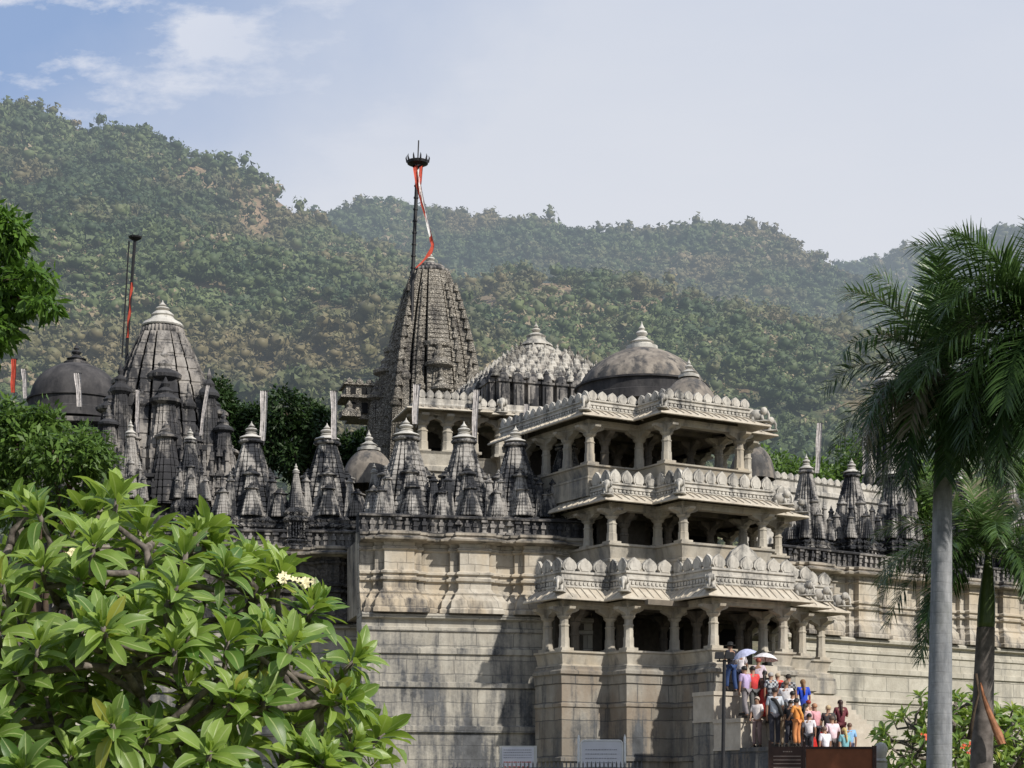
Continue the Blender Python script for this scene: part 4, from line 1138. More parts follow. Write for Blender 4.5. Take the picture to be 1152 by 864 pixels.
    if scarf:
        m = MB(); m.tube([v(-.16, .02, 1.36), v(-.02, -.13, 1.32), v(.10, -.14, 1.12), v(.18, -.10, .86)], [.05 * s, .055 * s, .05 * s, .06 * s], 8); m.build('shawl', flat(scarf), t, smooth=True)
    return t

def umbrella(loc, r, col, label, tilt=(0, 0)):
    t = empty('umbrella', loc, 0, label, 'umbrella'); t.rotation_euler = (tilt[0], tilt[1], 0)
    m = MB(); n = 8; k = 5; vs = []; fs = []
    for i in range(k + 1):
        q = i / k; z = .22 * (1 - q ** 2)
        for j in range(n * 2):
            a = PI * j / n; rr = r * q * (1.0 if j % 2 == 0 else .94 + .06 * (1 - q)); vs.append((rr * math.cos(a), rr * math.sin(a), z + (.0 if j % 2 == 0 else .015 * q)))
    for i in range(k):
        for j in range(n * 2): j2 = (j + 1) % (2 * n); fs.append((i * 2 * n + j, i * 2 * n + j2, (i + 1) * 2 * n + j2, (i + 1) * 2 * n + j))
    m.add(vs, fs); m.build('canopy', flat(col), t)
    m = MB(); m.tube([(0, 0, -.62), (0, 0, .28)], .010, 6); m.build('shaft', M['black'], t)
    m = MB()
    for j in range(8): a = 2 * PI * j / 8; m.tube([(0, 0, .2), (r * .97 * math.cos(a), r * .97 * math.sin(a), -.01)], .005, 4)
    m.build('rib', M['black'], t)
    return t

def people():
    g0 = []
    def place(px, py, n=None, h=1.66):
        best = None
        for nn in [x * .05 for x in range(8, 110)]:
            u = PF.x_at(px, -nn); X, Y = PF.w(u, -nn)
            if u < BU[0] + .15 or u > 4.3: continue
            z = stairs_z(u, nn); yy = HZ - F * (z + h * .985 - ZC) / Y; e = abs(yy - py) + (0.4 if u < BU[1] else 0)
            for (a, b) in g0:
                dd = math.hypot(X - a, Y - b)
                if dd < .48: e += (.48 - dd) * 30
            if best is None or e < best[0] - .01: best = (e, u, nn, z)
        e, u, nn, z = best; X, Y = PF.w(u, -nn)
        g0.append((X, Y))
        return (X, Y, z), e
    Pl = [
        (823, 724, 2.2, 'visitor in a black wide hat, dark top and blue jeans on the top platform', (.02, .02, .03), (.03, .06, .16), dict(hat=(.015, .015, .015), arms=(.2, .7))),
        (833, 736, 1.6, 'visitor in a white shirt under the lilac umbrella', (.72, .68, .70), (.02, .025, .05), dict(arms=(.7, .3), hair=(.05, .04, .03))),
        (839, 750, 2.0, 'visitor in a lavender shirt and grey trousers behind the umbrellas', (.42, .33, .52), (.22, .20, .21), dict(width=1.05)),
        (853, 741, 1.1, 'visitor in a pale pink shirt under the white umbrella', (.58, .48, .54), (.28, .25, .25), dict(hair=(.25, .06, .04), arms=(.2, .7))),
        (860, 755, 1.7, 'visitor in an olive black shirt and red skirt', (.07, .065, .05), (.03, .03, .03), dict(longhair=True, skirt=(.42, .035, .03))),
        (868, 757, 1.3, 'visitor in a grey plaid shirt near the corbels', (.42, .44, .46), (.10, .10, .12), dict(hair=(.32, .30, .28))),
        (876, 758, 1.0, 'visitor in a bright red top on the upper steps', (.60, .05, .04), (.40, .04, .03), dict(hair=(.38, .30, .20), skirt=(.38, .035, .03))),
        (887, 759, .7, 'visitor in a black and white checkered shirt', (.30, .30, .30), (.05, .05, .06), dict(hair=(.03, .025, .02))),
        (884, 766, 1.4, 'visitor in a light grey shirt in the middle of the queue', (.62, .60, .60), (.09, .09, .10), dict(hair=(.12, .08, .05))),
        (872, 769, 2.1, 'visitor in a pale blue grey shirt carrying a dark bag', (.45, .48, .52), (.04, .04, .05), dict(hair=(.03, .02, .02), scarf=(.03, .03, .03))),
        (904, 765, .7, 'visitor in a vivid blue tunic with light brown hair', (.02, .07, .50), (.02, .03, .12), dict(hair=(.20, .11, .05), longhair=True, skirt=(.02, .05, .32))),
        (892, 778, 1.7, 'visitor in a white shirt beside the black shirt', (.70, .70, .72), (.06, .06, .08), dict()),
        (877, 781, 2.5, 'visitor in a black shirt and beige trousers by the side blocks', (.02, .02, .02), (.32, .25, .18), dict(width=1.08, hair=(.10, .08, .07))),
        (896, 786, 2.3, 'dark haired visitor in a navy black shirt behind the pink shirts', (.02, .022, .035), (.30, .26, .22), dict(width=1.08, arms=(.3, .3))),
        (905, 792, 1.4, 'visitor in a pale pink blouse with dark hair', (.62, .45, .46), (.40, .30, .30), dict(longhair=True)),
        (918, 792, 1.2, 'visitor in a rose pink shirt with fair hair', (.60, .30, .33), (.06, .05, .06), dict(hair=(.35, .18, .10), width=1.05)),
        (932, 794, .9, 'blond visitor in a charcoal jacket beside the maroon tunic', (.05, .045, .045), (.03, .03, .035), dict(hair=(.45, .34, .20))),
        (946, 788, .6, 'visitor in a maroon tunic raising one arm', (.13, .03, .04), (.10, .025, .03), dict(hair=(.04, .02, .015), arms=(0, .8), longhair=True)),
        (910, 804, 2.6, 'dark haired visitor in a white shirt low on the steps', (.70, .68, .72), (.06, .06, .07), dict()),
        (937, 806, 1.9, 'visitor in a baby pink shirt low on the steps', (.72, .55, .60), (.12, .10, .10), dict(hair=(.10, .07, .05), width=1.08)),
        (929, 818, 3.4, 'broad visitor in a large white shirt at the foot of the steps', (.70, .68, .74), (.30, .26, .22), dict(width=1.18, hair=(.15, .10, .08))),
        (889, 821, 3.6, 'visitor in a sleeveless black top at the foot of the steps', (.015, .015, .018), (.03, .03, .04), dict(hair=(.015, .012, .01))),
        (897, 818, 3.1, 'visitor wrapped in an orange shawl at the foot of the steps', (.62, .25, .06), (.55, .22, .08), dict(scarf=(.70, .32, .08), arms=(.4, .6))),
        (911, 825, 4.0, 'red haired visitor in an orange and white blouse', (.62, .42, .30), (.35, .20, .15), dict(hair=(.26, .03, .02), arms=(.6, .6))),
        (951, 823, 3.6, 'blond visitor in a teal top near the board', (.18, .40, .44), (.10, .12, .14), dict(hair=(.50, .38, .16), longhair=True)),
        (956, 832, 4.6, 'visitor in a sky blue shirt nearest the brown board', (.25, .45, .68), (.10, .12, .2), dict(hair=(.12, .07, .05))),
        (848, 750, .8, 'small visitor in a red shirt between the two umbrellas', (.55, .05, .05), (.1, .1, .1), dict(h=1.5)),
    ]
    for i, (px, py, n, lab, sh, lg, kw) in enumerate(Pl):
        (X, Y, z), e = place(px, py, None if n is None else n, kw.get('h', 1.66))
        # standing height adjusts a little so that heads sit as seen
        head = ZC + (HZ - py) / F * Y; hh = head - z
        kw = dict(kw); h0 = kw.pop('h', 1.66)
        if n is not None:
            if 1.45 < hh < 1.85: h0 = hh
        print('person', i, 'err %.1f want height %.2f' % (e, hh))
        person((X, Y, z), PA * 0 + R(random.Random(i).uniform(-35, 45)), lab, sh, lg, walk=random.Random(i + 50).choice((.0, .1, .16, -.12)), seed=i, h=max(1.45, min(1.85, hh)), lean=.06, **kw)
    # woman on the lower side block
    nw = NA + 1.42 + .35; u = PF.x_at(852, -nw); X, Y = PF.w(u, -nw)
    person((X, Y, ZT - 1.9), R(150), 'visitor in a white top standing alone on the stepped side block', (.66, .60, .58), (.24, .17, .16), hair=(.42, .34, .28), h=1.62, walk=.05, arms=(.3, .3), seed=77, width=.85)
    p = PF.w(PF.x_at(838, -1.9), -1.9); umbrella((p[0], p[1], ZC + (HZ - 738) / F * p[1]), .42, (.42, .44, .60), 'lilac blue umbrella held over the upper steps', (.1, -.35))
    p = PF.w(PF.x_at(861, -1.5), -1.5); umbrella((p[0], p[1], ZC + (HZ - 742) / F * p[1]), .44, (.62, .60, .62), 'white patterned umbrella held over the queue', (-.1, .12))

# ------------------------------------------------------------------ street furniture
def text_lines(m, x0, x1, zs, y, rng, hgt, frac=1.0):
    """rows of small word-like strokes, as unreadable at this distance as in the photo"""
    for z in zs:
        x = x0
        while x < x0 + (x1 - x0) * frac:
            w = rng.uniform(.5, 1.6) * hgt * 1.6; e = min(x + w, x1); m.box(x, e, y - .004, y, z, z + hgt); x = e + hgt * .6

def props():
    rng = random.Random(5)
    # lamp post
    Y = 48.0; b = W(812, 864, Y); tp = W(815, 742, Y)
    t = empty('lamp_post', (b.x, Y, 0), 0, 'black lamp post with a twin floodlight beside the entrance steps', 'lamp post')
    m = MB(); m.tube([(0, 0, 0), (0, 0, .5), (tp.x - b.x, 0, tp.z)], [.075, .055, .045], 12); m.lathe(0, 0, [(.12, 0), (.12, .12), (.08, .16)], 12); m.build('post', M['black'], t, auto=40)
    for sx, rr in ((-1, .25), (1, -.2)):
        m = MB(); cx = tp.x - b.x + sx * .13; z = tp.z + .02; m.box(cx - .12, cx + .12, -.10, .10, z, z + .17, .12); m.box(cx - .015, cx + .015, -.02, .02, z - .06, z + .01); m.build('lamp_head', M['black'], t)
    m = MB(); m.box(tp.x - b.x - .2, tp.x - b.x + .2, -.025, .025, tp.z - .06, tp.z - .02); m.build('crossbar', M['black'], t)
    # white notice boards
    Y = 36.0
    a, c = W(651, 833, Y), W(703, 864, Y)
    t = empty('notice_board', ((a.x + c.x) / 2, Y, 0), 0, 'white notice board with rounded metal frame between two pointed posts', 'notice board')
    hw = (c.x - a.x) / 2
    for sx in (-1, 1):
        m = MB(); m.tube([(sx * hw, 0, 0), (sx * hw, 0, W(0, 830, Y).z), (sx * hw, 0, W(0, 826, Y).z)], [.024, .024, .002], 8); m.build('post', M['signframe'], t, auto=40)
    m = MB(); zt = a.z; zb = zt - .95; rr = .07; o = []
    for (cx, cz, a0) in ((hw - .05 - rr, zt - rr, 0), (-hw + .05 + rr, zt - rr, 90), (-hw + .05 + rr, zb + rr, 180), (hw - .05 - rr, zb + rr, 270)):
        for k in range(5): an = R(a0 + k * 22.5); o.append((cx + rr * math.cos(an), cz + rr * math.sin(an)))
    m.tube([(p[0], 0, p[1]) for p in o] + [(o[0][0], 0, o[0][1])], .018, 6); m.build('frame', M['signframe'], t)
    m = MB(); m.prism([(p[0] * .97, p[1]) for p in o], (0, 0, 0), (1, 0, 0), (0, 0, 1), (0, 1, 0), .012); pn = m.build('panel', M['signwhite'], t)
    m = MB(); text_lines(m, -hw + .13, hw - .16, [zt - .19 - .085 * k for k in range(8)], -.0065, rng, .018); m.build('lettering', M['greyink'], pn)
    a, c = W(562, 839, Y), W(604, 864, Y)
    t = empty('notice_board', ((a.x + c.x) / 2, Y, 0), 0, 'pale notice board with red and grey lines of writing beside the picket fence', 'notice board')
    hw = (c.x - a.x) / 2; zt = a.z
    m = MB(); m.box(-hw, hw, -.02, .02, zt - .95, zt); m.build('panel', M['signgrey'], t)
    m = MB(); m.box(-hw + .05, hw - .06, -.028, -.018, zt - .9, zt - .03); pn = m.build('sheet', M['signwhite'], t)
    m = MB(); text_lines(m, -hw + .08, hw - .1, [zt - .09 - .05 * k for k in range(4)], -.0285, rng, .014); m.build('lettering', M['greyink'], pn)
    m = MB(); text_lines(m, -hw + .08, hw - .1, [zt - .33], -.0285, rng, .02)
    for k in range(6): m.box(-hw + .08 + k * .09, -hw + .13 + k * .09, -.0325, -.0285, zt - .62 + .02 * (k % 2), zt - .40)
    m.build('red_lettering', M['redink'], pn)
    for sx in (-1, 1):
        m = MB(); m.box(sx * hw * .8 - .03, sx * hw * .8 + .03, .02, .07, 0, zt - .2); m.build('post', M['signgrey'], t)
    # picket fence
    Y = 34.0; x0, x1 = W(508, 0, Y).x, W(724, 0, Y).x; zt = W(0, 856, Y).z
    t = empty('picket_fence', (x0, Y, 0), 0, 'low iron picket fence with pointed tops below the notice boards', 'fence')
    L = x1 - x0; n = 46; proto = None
    m = MB(); m.box(0, L, -.02, .02, zt - .16, zt - .12); m.build('rail', M['fencegrey'], t)
    m = MB(); m.box(0, L, -.02, .02, .25, .30); m.build('rail', M['fencegrey'], t)
    for k in range(n):
        if proto is None:
            m = MB(); m.box(-.014, .014, -.034, -.022, 0, zt - .07); m.add([(-.018, -.034, zt - .07), (.018, -.034, zt - .07), (0, -.028, zt), (-.018, -.022, zt - .07), (.018, -.022, zt - .07)], [(0, 1, 2), (4, 3, 2), (3, 0, 2), (1, 4, 2)]); proto = m.build('picket', M['fencegrey'], t); o = proto
        else: o = link_mesh('picket', proto.data, t)
        o.location = (L * (k + .5) / n, 0, 0)
    # brown boards at the foot of the steps
    Y = 37.0; x0, x1, x2 = W(866, 0, Y).x, W(904.5, 0, Y).x, W(984, 0, Y).x; zt = W(0, 840, Y).z; zp = W(0, 833, Y).z
    t = empty('information_board', (x0, Y, 0), 0, 'dark brown information board with pale raised lettering between square posts', 'information board')
    m = MB(); m.box(.03, x1 - x0 - .03, -.02, .02, zt - 1.0, zt - .0); pn = m.build('panel', M['darkbrown'], t)
    m = MB()
    for k in range(7): m.box(.07, x1 - x0 - .07, -.028, -.02, zt - .20 - .075 * k, zt - .185 - .075 * k)
    text_lines(m, .26, .46, [zt - .11], -.022, rng, .022); m.build('lettering', M['paleink'], pn)
    m = MB(); m.box(-.03, .03, -.03, .03, 0, zp); m.build('post', M['darkbrown'], t)
    m = MB(); m.box(x1 - x0 - .03, x1 - x0 + .03, -.03, .03, 0, zp - .02); m.build('post', M['darkbrown'], t)
    t = empty('brown_panel', (x1, Y, 0), 0, 'plain rust brown panel with a dark top rail joined to the information board', 'panel')
    w = x2 - x1; m = MB(); m.box(.04, w - .05, -.015, .015, zt - 1.2, zt - .045); m.build('panel', M['rust'], t)
    m = MB(); m.box(.035, w, -.03, .03, zt - .045, zt); m.build('top_rail', M['darkbrown'], t)
    m = MB(); m.box(w - .05, w + .03, -.04, .04, 0, zt + .02); m.build('post', M['darkbrown'], t)
    # carved stone post beside the panel
    p = W(991, 864, 37.5); t = empty('stone_post', (p.x, 37.5, 0), 0, 'carved grey stone post with a rounded head next to the rust brown panel', 'post')
    zt = W(0, 835, 37.5).z; m = MB(); m.box(-.11, .11, -.11, .11, 0, zt - .42); m.lathe(0, 0, [(.10, zt - .42), (.14, zt - .38), (.10, zt - .33), (.13, zt - .22), (.145, zt - .12), (.10, zt - .03), (.02, zt)], 14); m.build('shaft', M['finial'], t, auto=40)
# ------------------------------------------------------------------ assembly
def more_mats():
    M['carpet'] = plain('red_carpet', (.50, .03, .025), .9)
    M['signframe'] = plain('white_painted_tube', (.70, .70, .70), .4, bump=0, var=.05)
    M['signwhite'] = plain('sign_sheet', (.62, .62, .68), .5, bump=0, var=.04)
    M['signgrey'] = plain('sign_backing', (.52, .52, .51), .6, bump=0, var=.06)
    M['greyink'] = plain('grey_ink', (.28, .28, .32), .8, bump=0)
    M['redink'] = plain('red_ink', (.45, .10, .08), .8, bump=0)
    M['paleink'] = plain('pale_ink', (.32, .25, .22), .8, bump=0)
    M['darkbrown'] = plain('dark_brown_paint', (.050, .026, .022), .5, bump=.05)
    M['rust'] = plain('rust_brown_sheet', (.22, .075, .035), .6, bump=.05, var=.12)
    M['fencegrey'] = plain('fence_grey_iron', (.10, .10, .11), .5)
    M['bark'] = plain('brown_bark', (.07, .05, .035), .95, scale=9, bump=.8)
    t = NT('frangipani_bark'); n = t.noise(t.mapv(t.pos(), (1, 1, 1)), 18, 5, .6)
    M['greybark'] = t.finish(t.mix(t.ramp(n, [(.35, 0.0), (.65, 1.0)]), (.055, .045, .04), (.22, .19, .165)), .85, n, .6, .01)
    t = NT('palm_trunk'); P = t.pos(); z = t.n('ShaderNodeSeparateXYZ', {0: P}).outputs[2]
    w = t.math('ADD', z, t.math('MULTIPLY', t.noise(P, 1.3, 3), .12))
    ring = t.math('SINE', t.math('MULTIPLY', w, 6.2831 / .17)); rr = t.ramp(ring, [(.86, 0.0), (.99, 1.0)])
    n = t.noise(t.mapv(P, (3, 3, .7)), 3, 6, .65)
    c = t.mix(t.ramp(n, [(.32, 0.0), (.68, 1.0)]), (.17, .18, .195), (.33, .335, .345)); c = t.mix(t.math('MULTIPLY', rr, .12), c, (.10, .095, .09))
    n2 = t.noise(P, 9, 4, .6); c = t.mix(t.ramp(n2, [(.30, .35), (.5, 0.0)]), c, (.13, .13, .13)); n3 = t.noise(t.mapv(P, (1.2, 1.2, .5)), 1.6, 4, .6); c = t.mix(t.ramp(n3, [(.5, 0.0), (.68, .55)]), c, (.13, .14, .12))
    M['palmtrunk'] = t.finish(c, .85, t.math('ADD', n2, t.math('MULTIPLY', rr, -.25)), .3, .02)
    t = NT('palm_crownshaft'); n = t.noise(t.mapv(t.pos(), (8, 8, 1.2)), 1, 4)
    M['shaft'] = t.finish(t.mix(t.ramp(n, [(.3, 0.0), (.7, 1.0)]), (.05, .085, .022), (.12, .165, .055)), .4, n, .2, .01)
    M['frond'] = foliage_mat('palm_frond', (.010, .030, .012), (.125, .215, .055), dry=(.30, .26, .19), trans=.28, rough=.30, scale=1.2)
    M['palmtrunkbrown'] = plain('brown_palm_trunk', (.135, .118, .108), .9, var=.5, scale=5, bump=.6)
    M['palmdry'] = plain('dry_palm_sheath', (.34, .15, .075), .7, var=.5, scale=5, bump=.5)
    M['frangi'] = frangi_mat()
    M['leafdark'] = foliage_mat('dense_dark_leaves', (.008, .024, .007), (.045, .085, .020), trans=.2, rough=.5, scale=1.2)
    M['leafbright'] = foliage_mat('bright_green_leaves', (.020, .060, .008), (.14, .26, .035), trans=.35, rough=.45, scale=2.5)
    M['leafmid'] = foliage_mat('mid_green_leaves', (.022, .058, .012), (.15, .25, .045), trans=.3, rough=.45, scale=2.0)
    M['frangipani_flower'] = plain('cream_frangipani_petal', (.80, .72, .45), .5, bump=0, var=.1)
    M['redflower'] = plain('coral_flower_petal', (.70, .12, .05), .5, bump=0, var=.2)
    t = NT('garden_ground'); n = t.noise(t.pos(), .4, 6); M['ground'] = t.finish(t.mix(t.ramp(n, [(.4, 0.0), (.6, 1.0)]), (.05, .08, .02), (.16, .13, .09)), .95, n, .5, .1)
    M['paving'] = stone('forecourt_paving', (.34, .31, .27), (.26, .24, .20), (.09, .09, .08), .55, .75, 1, .2)

ST = R(14)      # orientation of the spired roofs seen on this side
SUN_AZ = (.74, -.67); SUN_EL = 39

def temple():
    # ---- long walls with their masonry plinths
    WL = Frame(405, 64.3, R(13)); ZCN, ZB = 10.75, 8.12
    long_wall(WL, 404, 662, [447, 531, 603], ZCN, ZB, 'temple_wall', 'cream moulded marble wall with three stepped pilasters under the blackened shrines', plmat='plinth', pw=1.65)
    WF = Frame(60, 67.6, R(5)); long_wall(WF, 60, 408, [150, 225, 300, 372], ZCN, ZB, 'temple_wall', 'dark recessed wall carrying the shrines next to the great pale-capped spire', mat='darkwall', pw=1.0)
    # side face where the cream wall steps back
    WR = Frame(880, 72.3, R(35)); long_wall(WR, 872, 1290, [912, 967, 1046, 1090, 1128, 1170], ZCN, ZB, 'temple_wall', 'sunlit cream marble wall with pilasters behind the palm trunks', plmat='plinthlight', pw=1.6)
    # ---- row of small shrines
    rows = [  # px centre, tip y, spire half width px, Y, label
        (283, 474, 42, 68.6, 'blackened spired shrine whose white banner pole rises beside dark trees'),
        (368, 476, 44, 68.8, 'blackened spired shrine just before the cream wall begins'),
        (457, 470, 47, 64.9, 'spired shrine over the first cream pilaster with a tall pale finial'),
        (522, 474, 42, 65.5, 'spired shrine over the middle cream pilaster below the columned hall'),
        (580, 479, 40, 65.9, 'spired shrine over the third pilaster close to the long balustrade'),
        (637, 484, 38, 66.4, 'darkest spired shrine tucked against the entrance pavilion')]
    for i, (px, ty, hw, Y, lab) in enumerate(rows):
        w = hw / F * Y / 1.06; tip = ZC + (HZ - ty) / F * (Y + w); zb = ZCN + .15 + (0 if i > 1 else .0); zs = ZC + (HZ - 580) / F * Y
        p = W(px, 0, Y + w); shrine((p.x, p.y), ST if i > 1 else R(8), w, zb, zs, tip, lab, seed=i)
    for (px, ty, hw, Y, lab) in ((333, 521, 11, 68.6, 'tiny spirelet between two blackened shrines'), (421, 521, 11, 67.6, 'tiny spirelet in front of the small grey dome')):
        w = hw / F * Y; p = W(px, 0, Y); tip = ZC + (HZ - ty) / F * Y
        shrine((p.x, p.y), ST, w, ZCN + .15, ZC + (HZ - 572) / F * Y, tip, lab, seed=px, urus=False, group='tiny spirelets between the shrines')
    rowr = [(907, 511, 24, 73.6, 'spired shrine next to the pavilion over the sunlit wall'), (958, 516, 27, 75.3, 'middle spired shrine of the sunlit wall, its ribbed tip clear of the palm'),
            (1004, 519, 26, 77.0, 'spired shrine half behind drooping palm fronds'), (1082, 526, 25, 79.8, 'spired shrine behind the small palm crown'), (1135, 530, 25, 82, 'spired shrine behind the outermost palm fronds')]
    for i, (px, ty, hw, Y, lab) in enumerate(rowr):
        w = hw / F * Y; tip = ZC + (HZ - ty) / F * (Y + w); p = W(px, 0, Y + w * .9); shrine((p.x, p.y), R(33), w, ZCN + .15, ZC + (HZ - 606) / F * Y, tip, lab, seed=20 + i)
    # ---- great pale-capped spire (left)
    Y = 76.0; s = Y / F; p = W(183, 0, Y + 2.0)
    zb = ZC + (HZ - 572) / F * 76.0
    t = empty('great_spire', (p.x, p.y, zb), ST, 'grey and white temple spire with a smooth pale cap, before the hillside', 'temple spire')
    zt = lambda y: ZC + (HZ - y) * (Y + 1.6) / F - zb
    m = MB(); w = 82 * s / 1.10
    spire(m, 0, 0, 0, zt(374), w * .93, 13, .37, .24, .018, p=2.6)
    for q in range(4):
        a = q * PI / 2; ca, sa = math.cos(a), math.sin(a)
        def at(x, y): return (x * ca - y * sa, x * sa + y * ca)
        for (d, ww, y1) in ((.50, .46, 396), (.77, .40, 434), (1.0, .29, 486)):
            x, y = at(0, -w * d); mini(m, x, y, 0, zt(y1), w * ww, 9)
        for (dx, dy, ww, y1) in ((.66, -.66, .26, 420), (.86, -.84, .26, 470), (.46, -.90, .17, 488), (-.46, -.90, .17, 488), (.36, -.66, .17, 436), (-.36, -.66, .17, 436)):
            x, y = at(dx * w, dy * w); mini(m, x, y, 0, zt(y1), w * ww, 9)
    m.build('spire', M['tower'], t)
    m = MB(); m.sweep(sq(w * .90), [(.1, -4.2), (.1, .1), (.25, .2), (.05, .3), (.05, 1.0), (.2, 1.1), (.2, 1.25), (-.2, 1.3)], closed=True)
    rg = random.Random(9); relief(m, -w, w, -w * 1.18, .25, 1.05, rg, .28, -1, .12); relief(m, -w * .95, w * .95, -w * 1.02, 1.3, 2.6, rg, .3, -1, .14)
    m.build('base', M['tower'], t)
    m = MB(); r = 24 * s; amalaka(m, 0, 0, zt(378), r, 14 * s, 34); m.lathe(0, 0, [(r * .8, zt(382)), (r * .86, zt(370)), (r * .7, zt(366))], 24); m.build('ribbed_disc', M['tower'], t, auto=35)
    m = MB(); m.lathe(0, 0, [(r * .98, zt(366)), (r * 1.02, zt(364.5)), (r * .9, zt(361)), (r * .60, zt(357)), (r * .50, zt(354)), (r * .56, zt(352.5)), (r * .52, zt(351)), (r * .36, zt(348))], 28); finial(m, 0, 0, zt(350), 8.5 * s, 15.5 * s, 16); m.build('finial', M['finial'], t, auto=40)
    # two slim attendant spires in front of it
    for (px, ty, hw, lab) in ((147, 468, 17, 'slim dark attendant spire against the great pale-capped spire, its finial below a white streak'), (214, 476, 20, 'slim shaded attendant spire beside a crooked banner pole at the great spire')):
        Yq = 72.0; w2 = hw / F * Yq; pp = W(px, 0, Yq + w2); shrine((pp.x, pp.y), ST, w2, 10.6, ZC + (HZ - 560) / F * Yq, ZC + (HZ - ty) / F * Yq, lab, seed=px, group='attendant spires of the great spire')
    # small parapet block to its side
    # ---- tall main spire
    Y = 88.0; s = Y / F; zb = ZC + (HZ - 540) / F * Y; p = W(484, 0, Y + 2)
    zt = lambda y: ZC + (HZ - y) * (Y + 1.2) / F - zb
    t = empty('main_spire', (p.x, p.y, zb), ST, 'tallest temple spire, densely carved with rows of little turrets and flying a red flag', 'temple spire')
    w = 65 * s / 1.04
    m = MB(); H = zt(303); spire(m, 0, 0, 0, H, w * 1.02, 46, .35, .17, .014, p=2.35)
    m.build('spire', M['bigspire'], t)
    m = MB(); rg = random.Random(4)
    def hw_at(z): return w * 1.02 * spire_w(min(1, z / H), .35, 2.35)
    for q in range(4):
        if q == 2: continue
        a = q * PI / 2; ca, sa = math.cos(a), math.sin(a)
        def at(x, y): return (x * ca - y * sa, x * sa + y * ca)
        z = 0.3
        while z < H * .93:                       # bands of little turrets up the corner ridges
            k = hw_at(z); hh = k * .26 + .12
            for fx, fy in ((-.79, .80), (-.43, .89), (.43, .89), (.79, .80)):
                x, y = at(fx * k, -fy * k); ww = k * (.095 if abs(fx) > .6 else .075)
                mini(m, x, y, z, hh, ww, 3)
            z += hh * .86
        for (d, ww, y1) in ((.55, .46, 358), (.80, .38, 388), (1.0, .28, 424)):
            x, y = at(0, -w * d); mini(m, x, y, 0, zt(y1), w * ww, 16, 1.15)
        for (dx, dy, ww, y1) in ((.33, -.80, .15, 420), (-.33, -.80, .15, 420), (.60, -.72, .17, 405), (-.60, -.72, .17, 405), (.80, -.80, .18, 445), (-.80, -.80, .18, 445)):
            x, y = at(dx * w, dy * w); mini(m, x, y, 0, zt(y1), w * ww, 10)
    m.build('turret_tiers', M['bigspire'], t)
    m = MB(); m.sweep(sq(w * .92), [(.1, -8), (.1, -2.0), (.25, -1.9), (.25, -1.7), (.0, -1.6), (.0, -.3), (.22, -.2), (.22, 0), (-.2, .1)], closed=True)
    for q in (0, 1, 3):
        mm = MB(); relief(mm, -w, w, -w * 1.10, -1.6, -.3, rg, .32, -1, .15); a = q * PI / 2
        m.add([(x * math.cos(a) - y * math.sin(a), x * math.sin(a) + y * math.cos(a), z) for x, y, z in mm.v], mm.f)
    m.build('base', M['bigspire'], t)
    r = 22 * s; m = MB(); amalaka(m, 0, 0, zt(306), r, 9 * s, 30); amalaka(m, 0, 0, zt(299), r * .72, 6 * s, 24); m.lathe(0, 0, [(r * .75, zt(312)), (r * .8, zt(305)), (r * .5, zt(300)), (r * .4, zt(292))], 20); m.build('ribbed_disc', M['tower'], t, auto=35)
    m = MB(); cap_disc(m, 0, 0, zt(294), r * .5, 5 * s); finial(m, 0, 0, zt(291), 6 * s, 14 * s, 14); m.build('finial', M['finial'], t, auto=40)
    # flag mast with crown ring and ribbon
    a = W(464.5, 302, Y + .4); b = W(471, 158, Y + .4); pz = a.z
    t = empty('flag_mast', (a.x, a.y, pz), 0, 'tall black flag mast with crown ring and red and white ribbon on the main spire', 'flag mast')
    d = b - a; m = MB(); m.tube([(-.2, 0, -8.5), (0, 0, 0), (d.x * .85, 0, d.z * .84)], .09, 8); m.tube([(d.x * .85, 0, d.z * .84), (d.x, 0, d.z)], .035, 6)
    for k in range(9): zz = d.z * .82 * k / 9; m.lathe(d.x * zz / d.z, 0, [(.12, zz), (.12, zz + .07)], 8)
    m.build('mast', M['black'], t, auto=40)
    m = MB(); cz = d.z * .82; cxm = d.x * .83; rr = .50
    m.lathe(cxm, 0, [(rr * .5, cz - .14), (rr, cz - .02), (rr * 1.05, cz + .10), (rr * .9, cz + .10), (rr * .4, cz - .02)], 20, cap=False)
    for k in range(10): an = 2 * PI * k / 10; m.tube([(cxm + rr * math.cos(an), rr * math.sin(an), cz + .05), (cxm + rr * 1.12 * math.cos(an), rr * 1.12 * math.sin(an), cz + .26), (cxm + rr * 1.06 * math.cos(an), rr * 1.06 * math.sin(an), cz + .38)], [.055, .035, .004], 5)
    m.build('crown_ring', M['black'], t)
    for nm, mt, pts, ww in (('ribbon', 'red', [(467, 187), (469, 205), (474, 225), (480, 243), (484, 262), (487, 277), (482, 288), (474, 296), (469, 301)], (.11, .09, .06, .035, .035, .08, .17, .12, .08)),
                            ('ribbon', 'red', [(474, 187), (473, 200), (472, 215), (474, 228), (479, 244), (483, 262), (485, 272)], (.08, .09, .06, .04, .03, .03, .05)),
                            ('ribbon', 'whitecloth', [(471, 190), (472, 206), (475, 224), (479, 240), (482, 256), (484, 266)], (.05, .05, .07, .06, .06, .04))):
        m = MB(); vs = []; fs = []; n = len(pts) * 3
        for i in range(n):
            f = i / (n - 1) * (len(pts) - 1); k = min(len(pts) - 2, int(f)); q0, q1 = pts[k], pts[k + 1]; u = f - k
            q = W(q0[0] + (q1[0] - q0[0]) * u, q0[1] + (q1[1] - q0[1]) * u, Y + .4 - (.25 if mt == 'red' else .3) - .9 * f / len(pts)) - a; wd = ww[k] + (ww[k + 1] - ww[k]) * u
            tw = math.sin(f * 1.7) * .5
            for j in range(5): e = j / 4 - .5; vs.append((q.x + e * 2 * wd * math.cos(tw), q.y + e * 2 * wd * math.sin(tw) - .03 * math.cos(j * PI), q.z + e * .1))
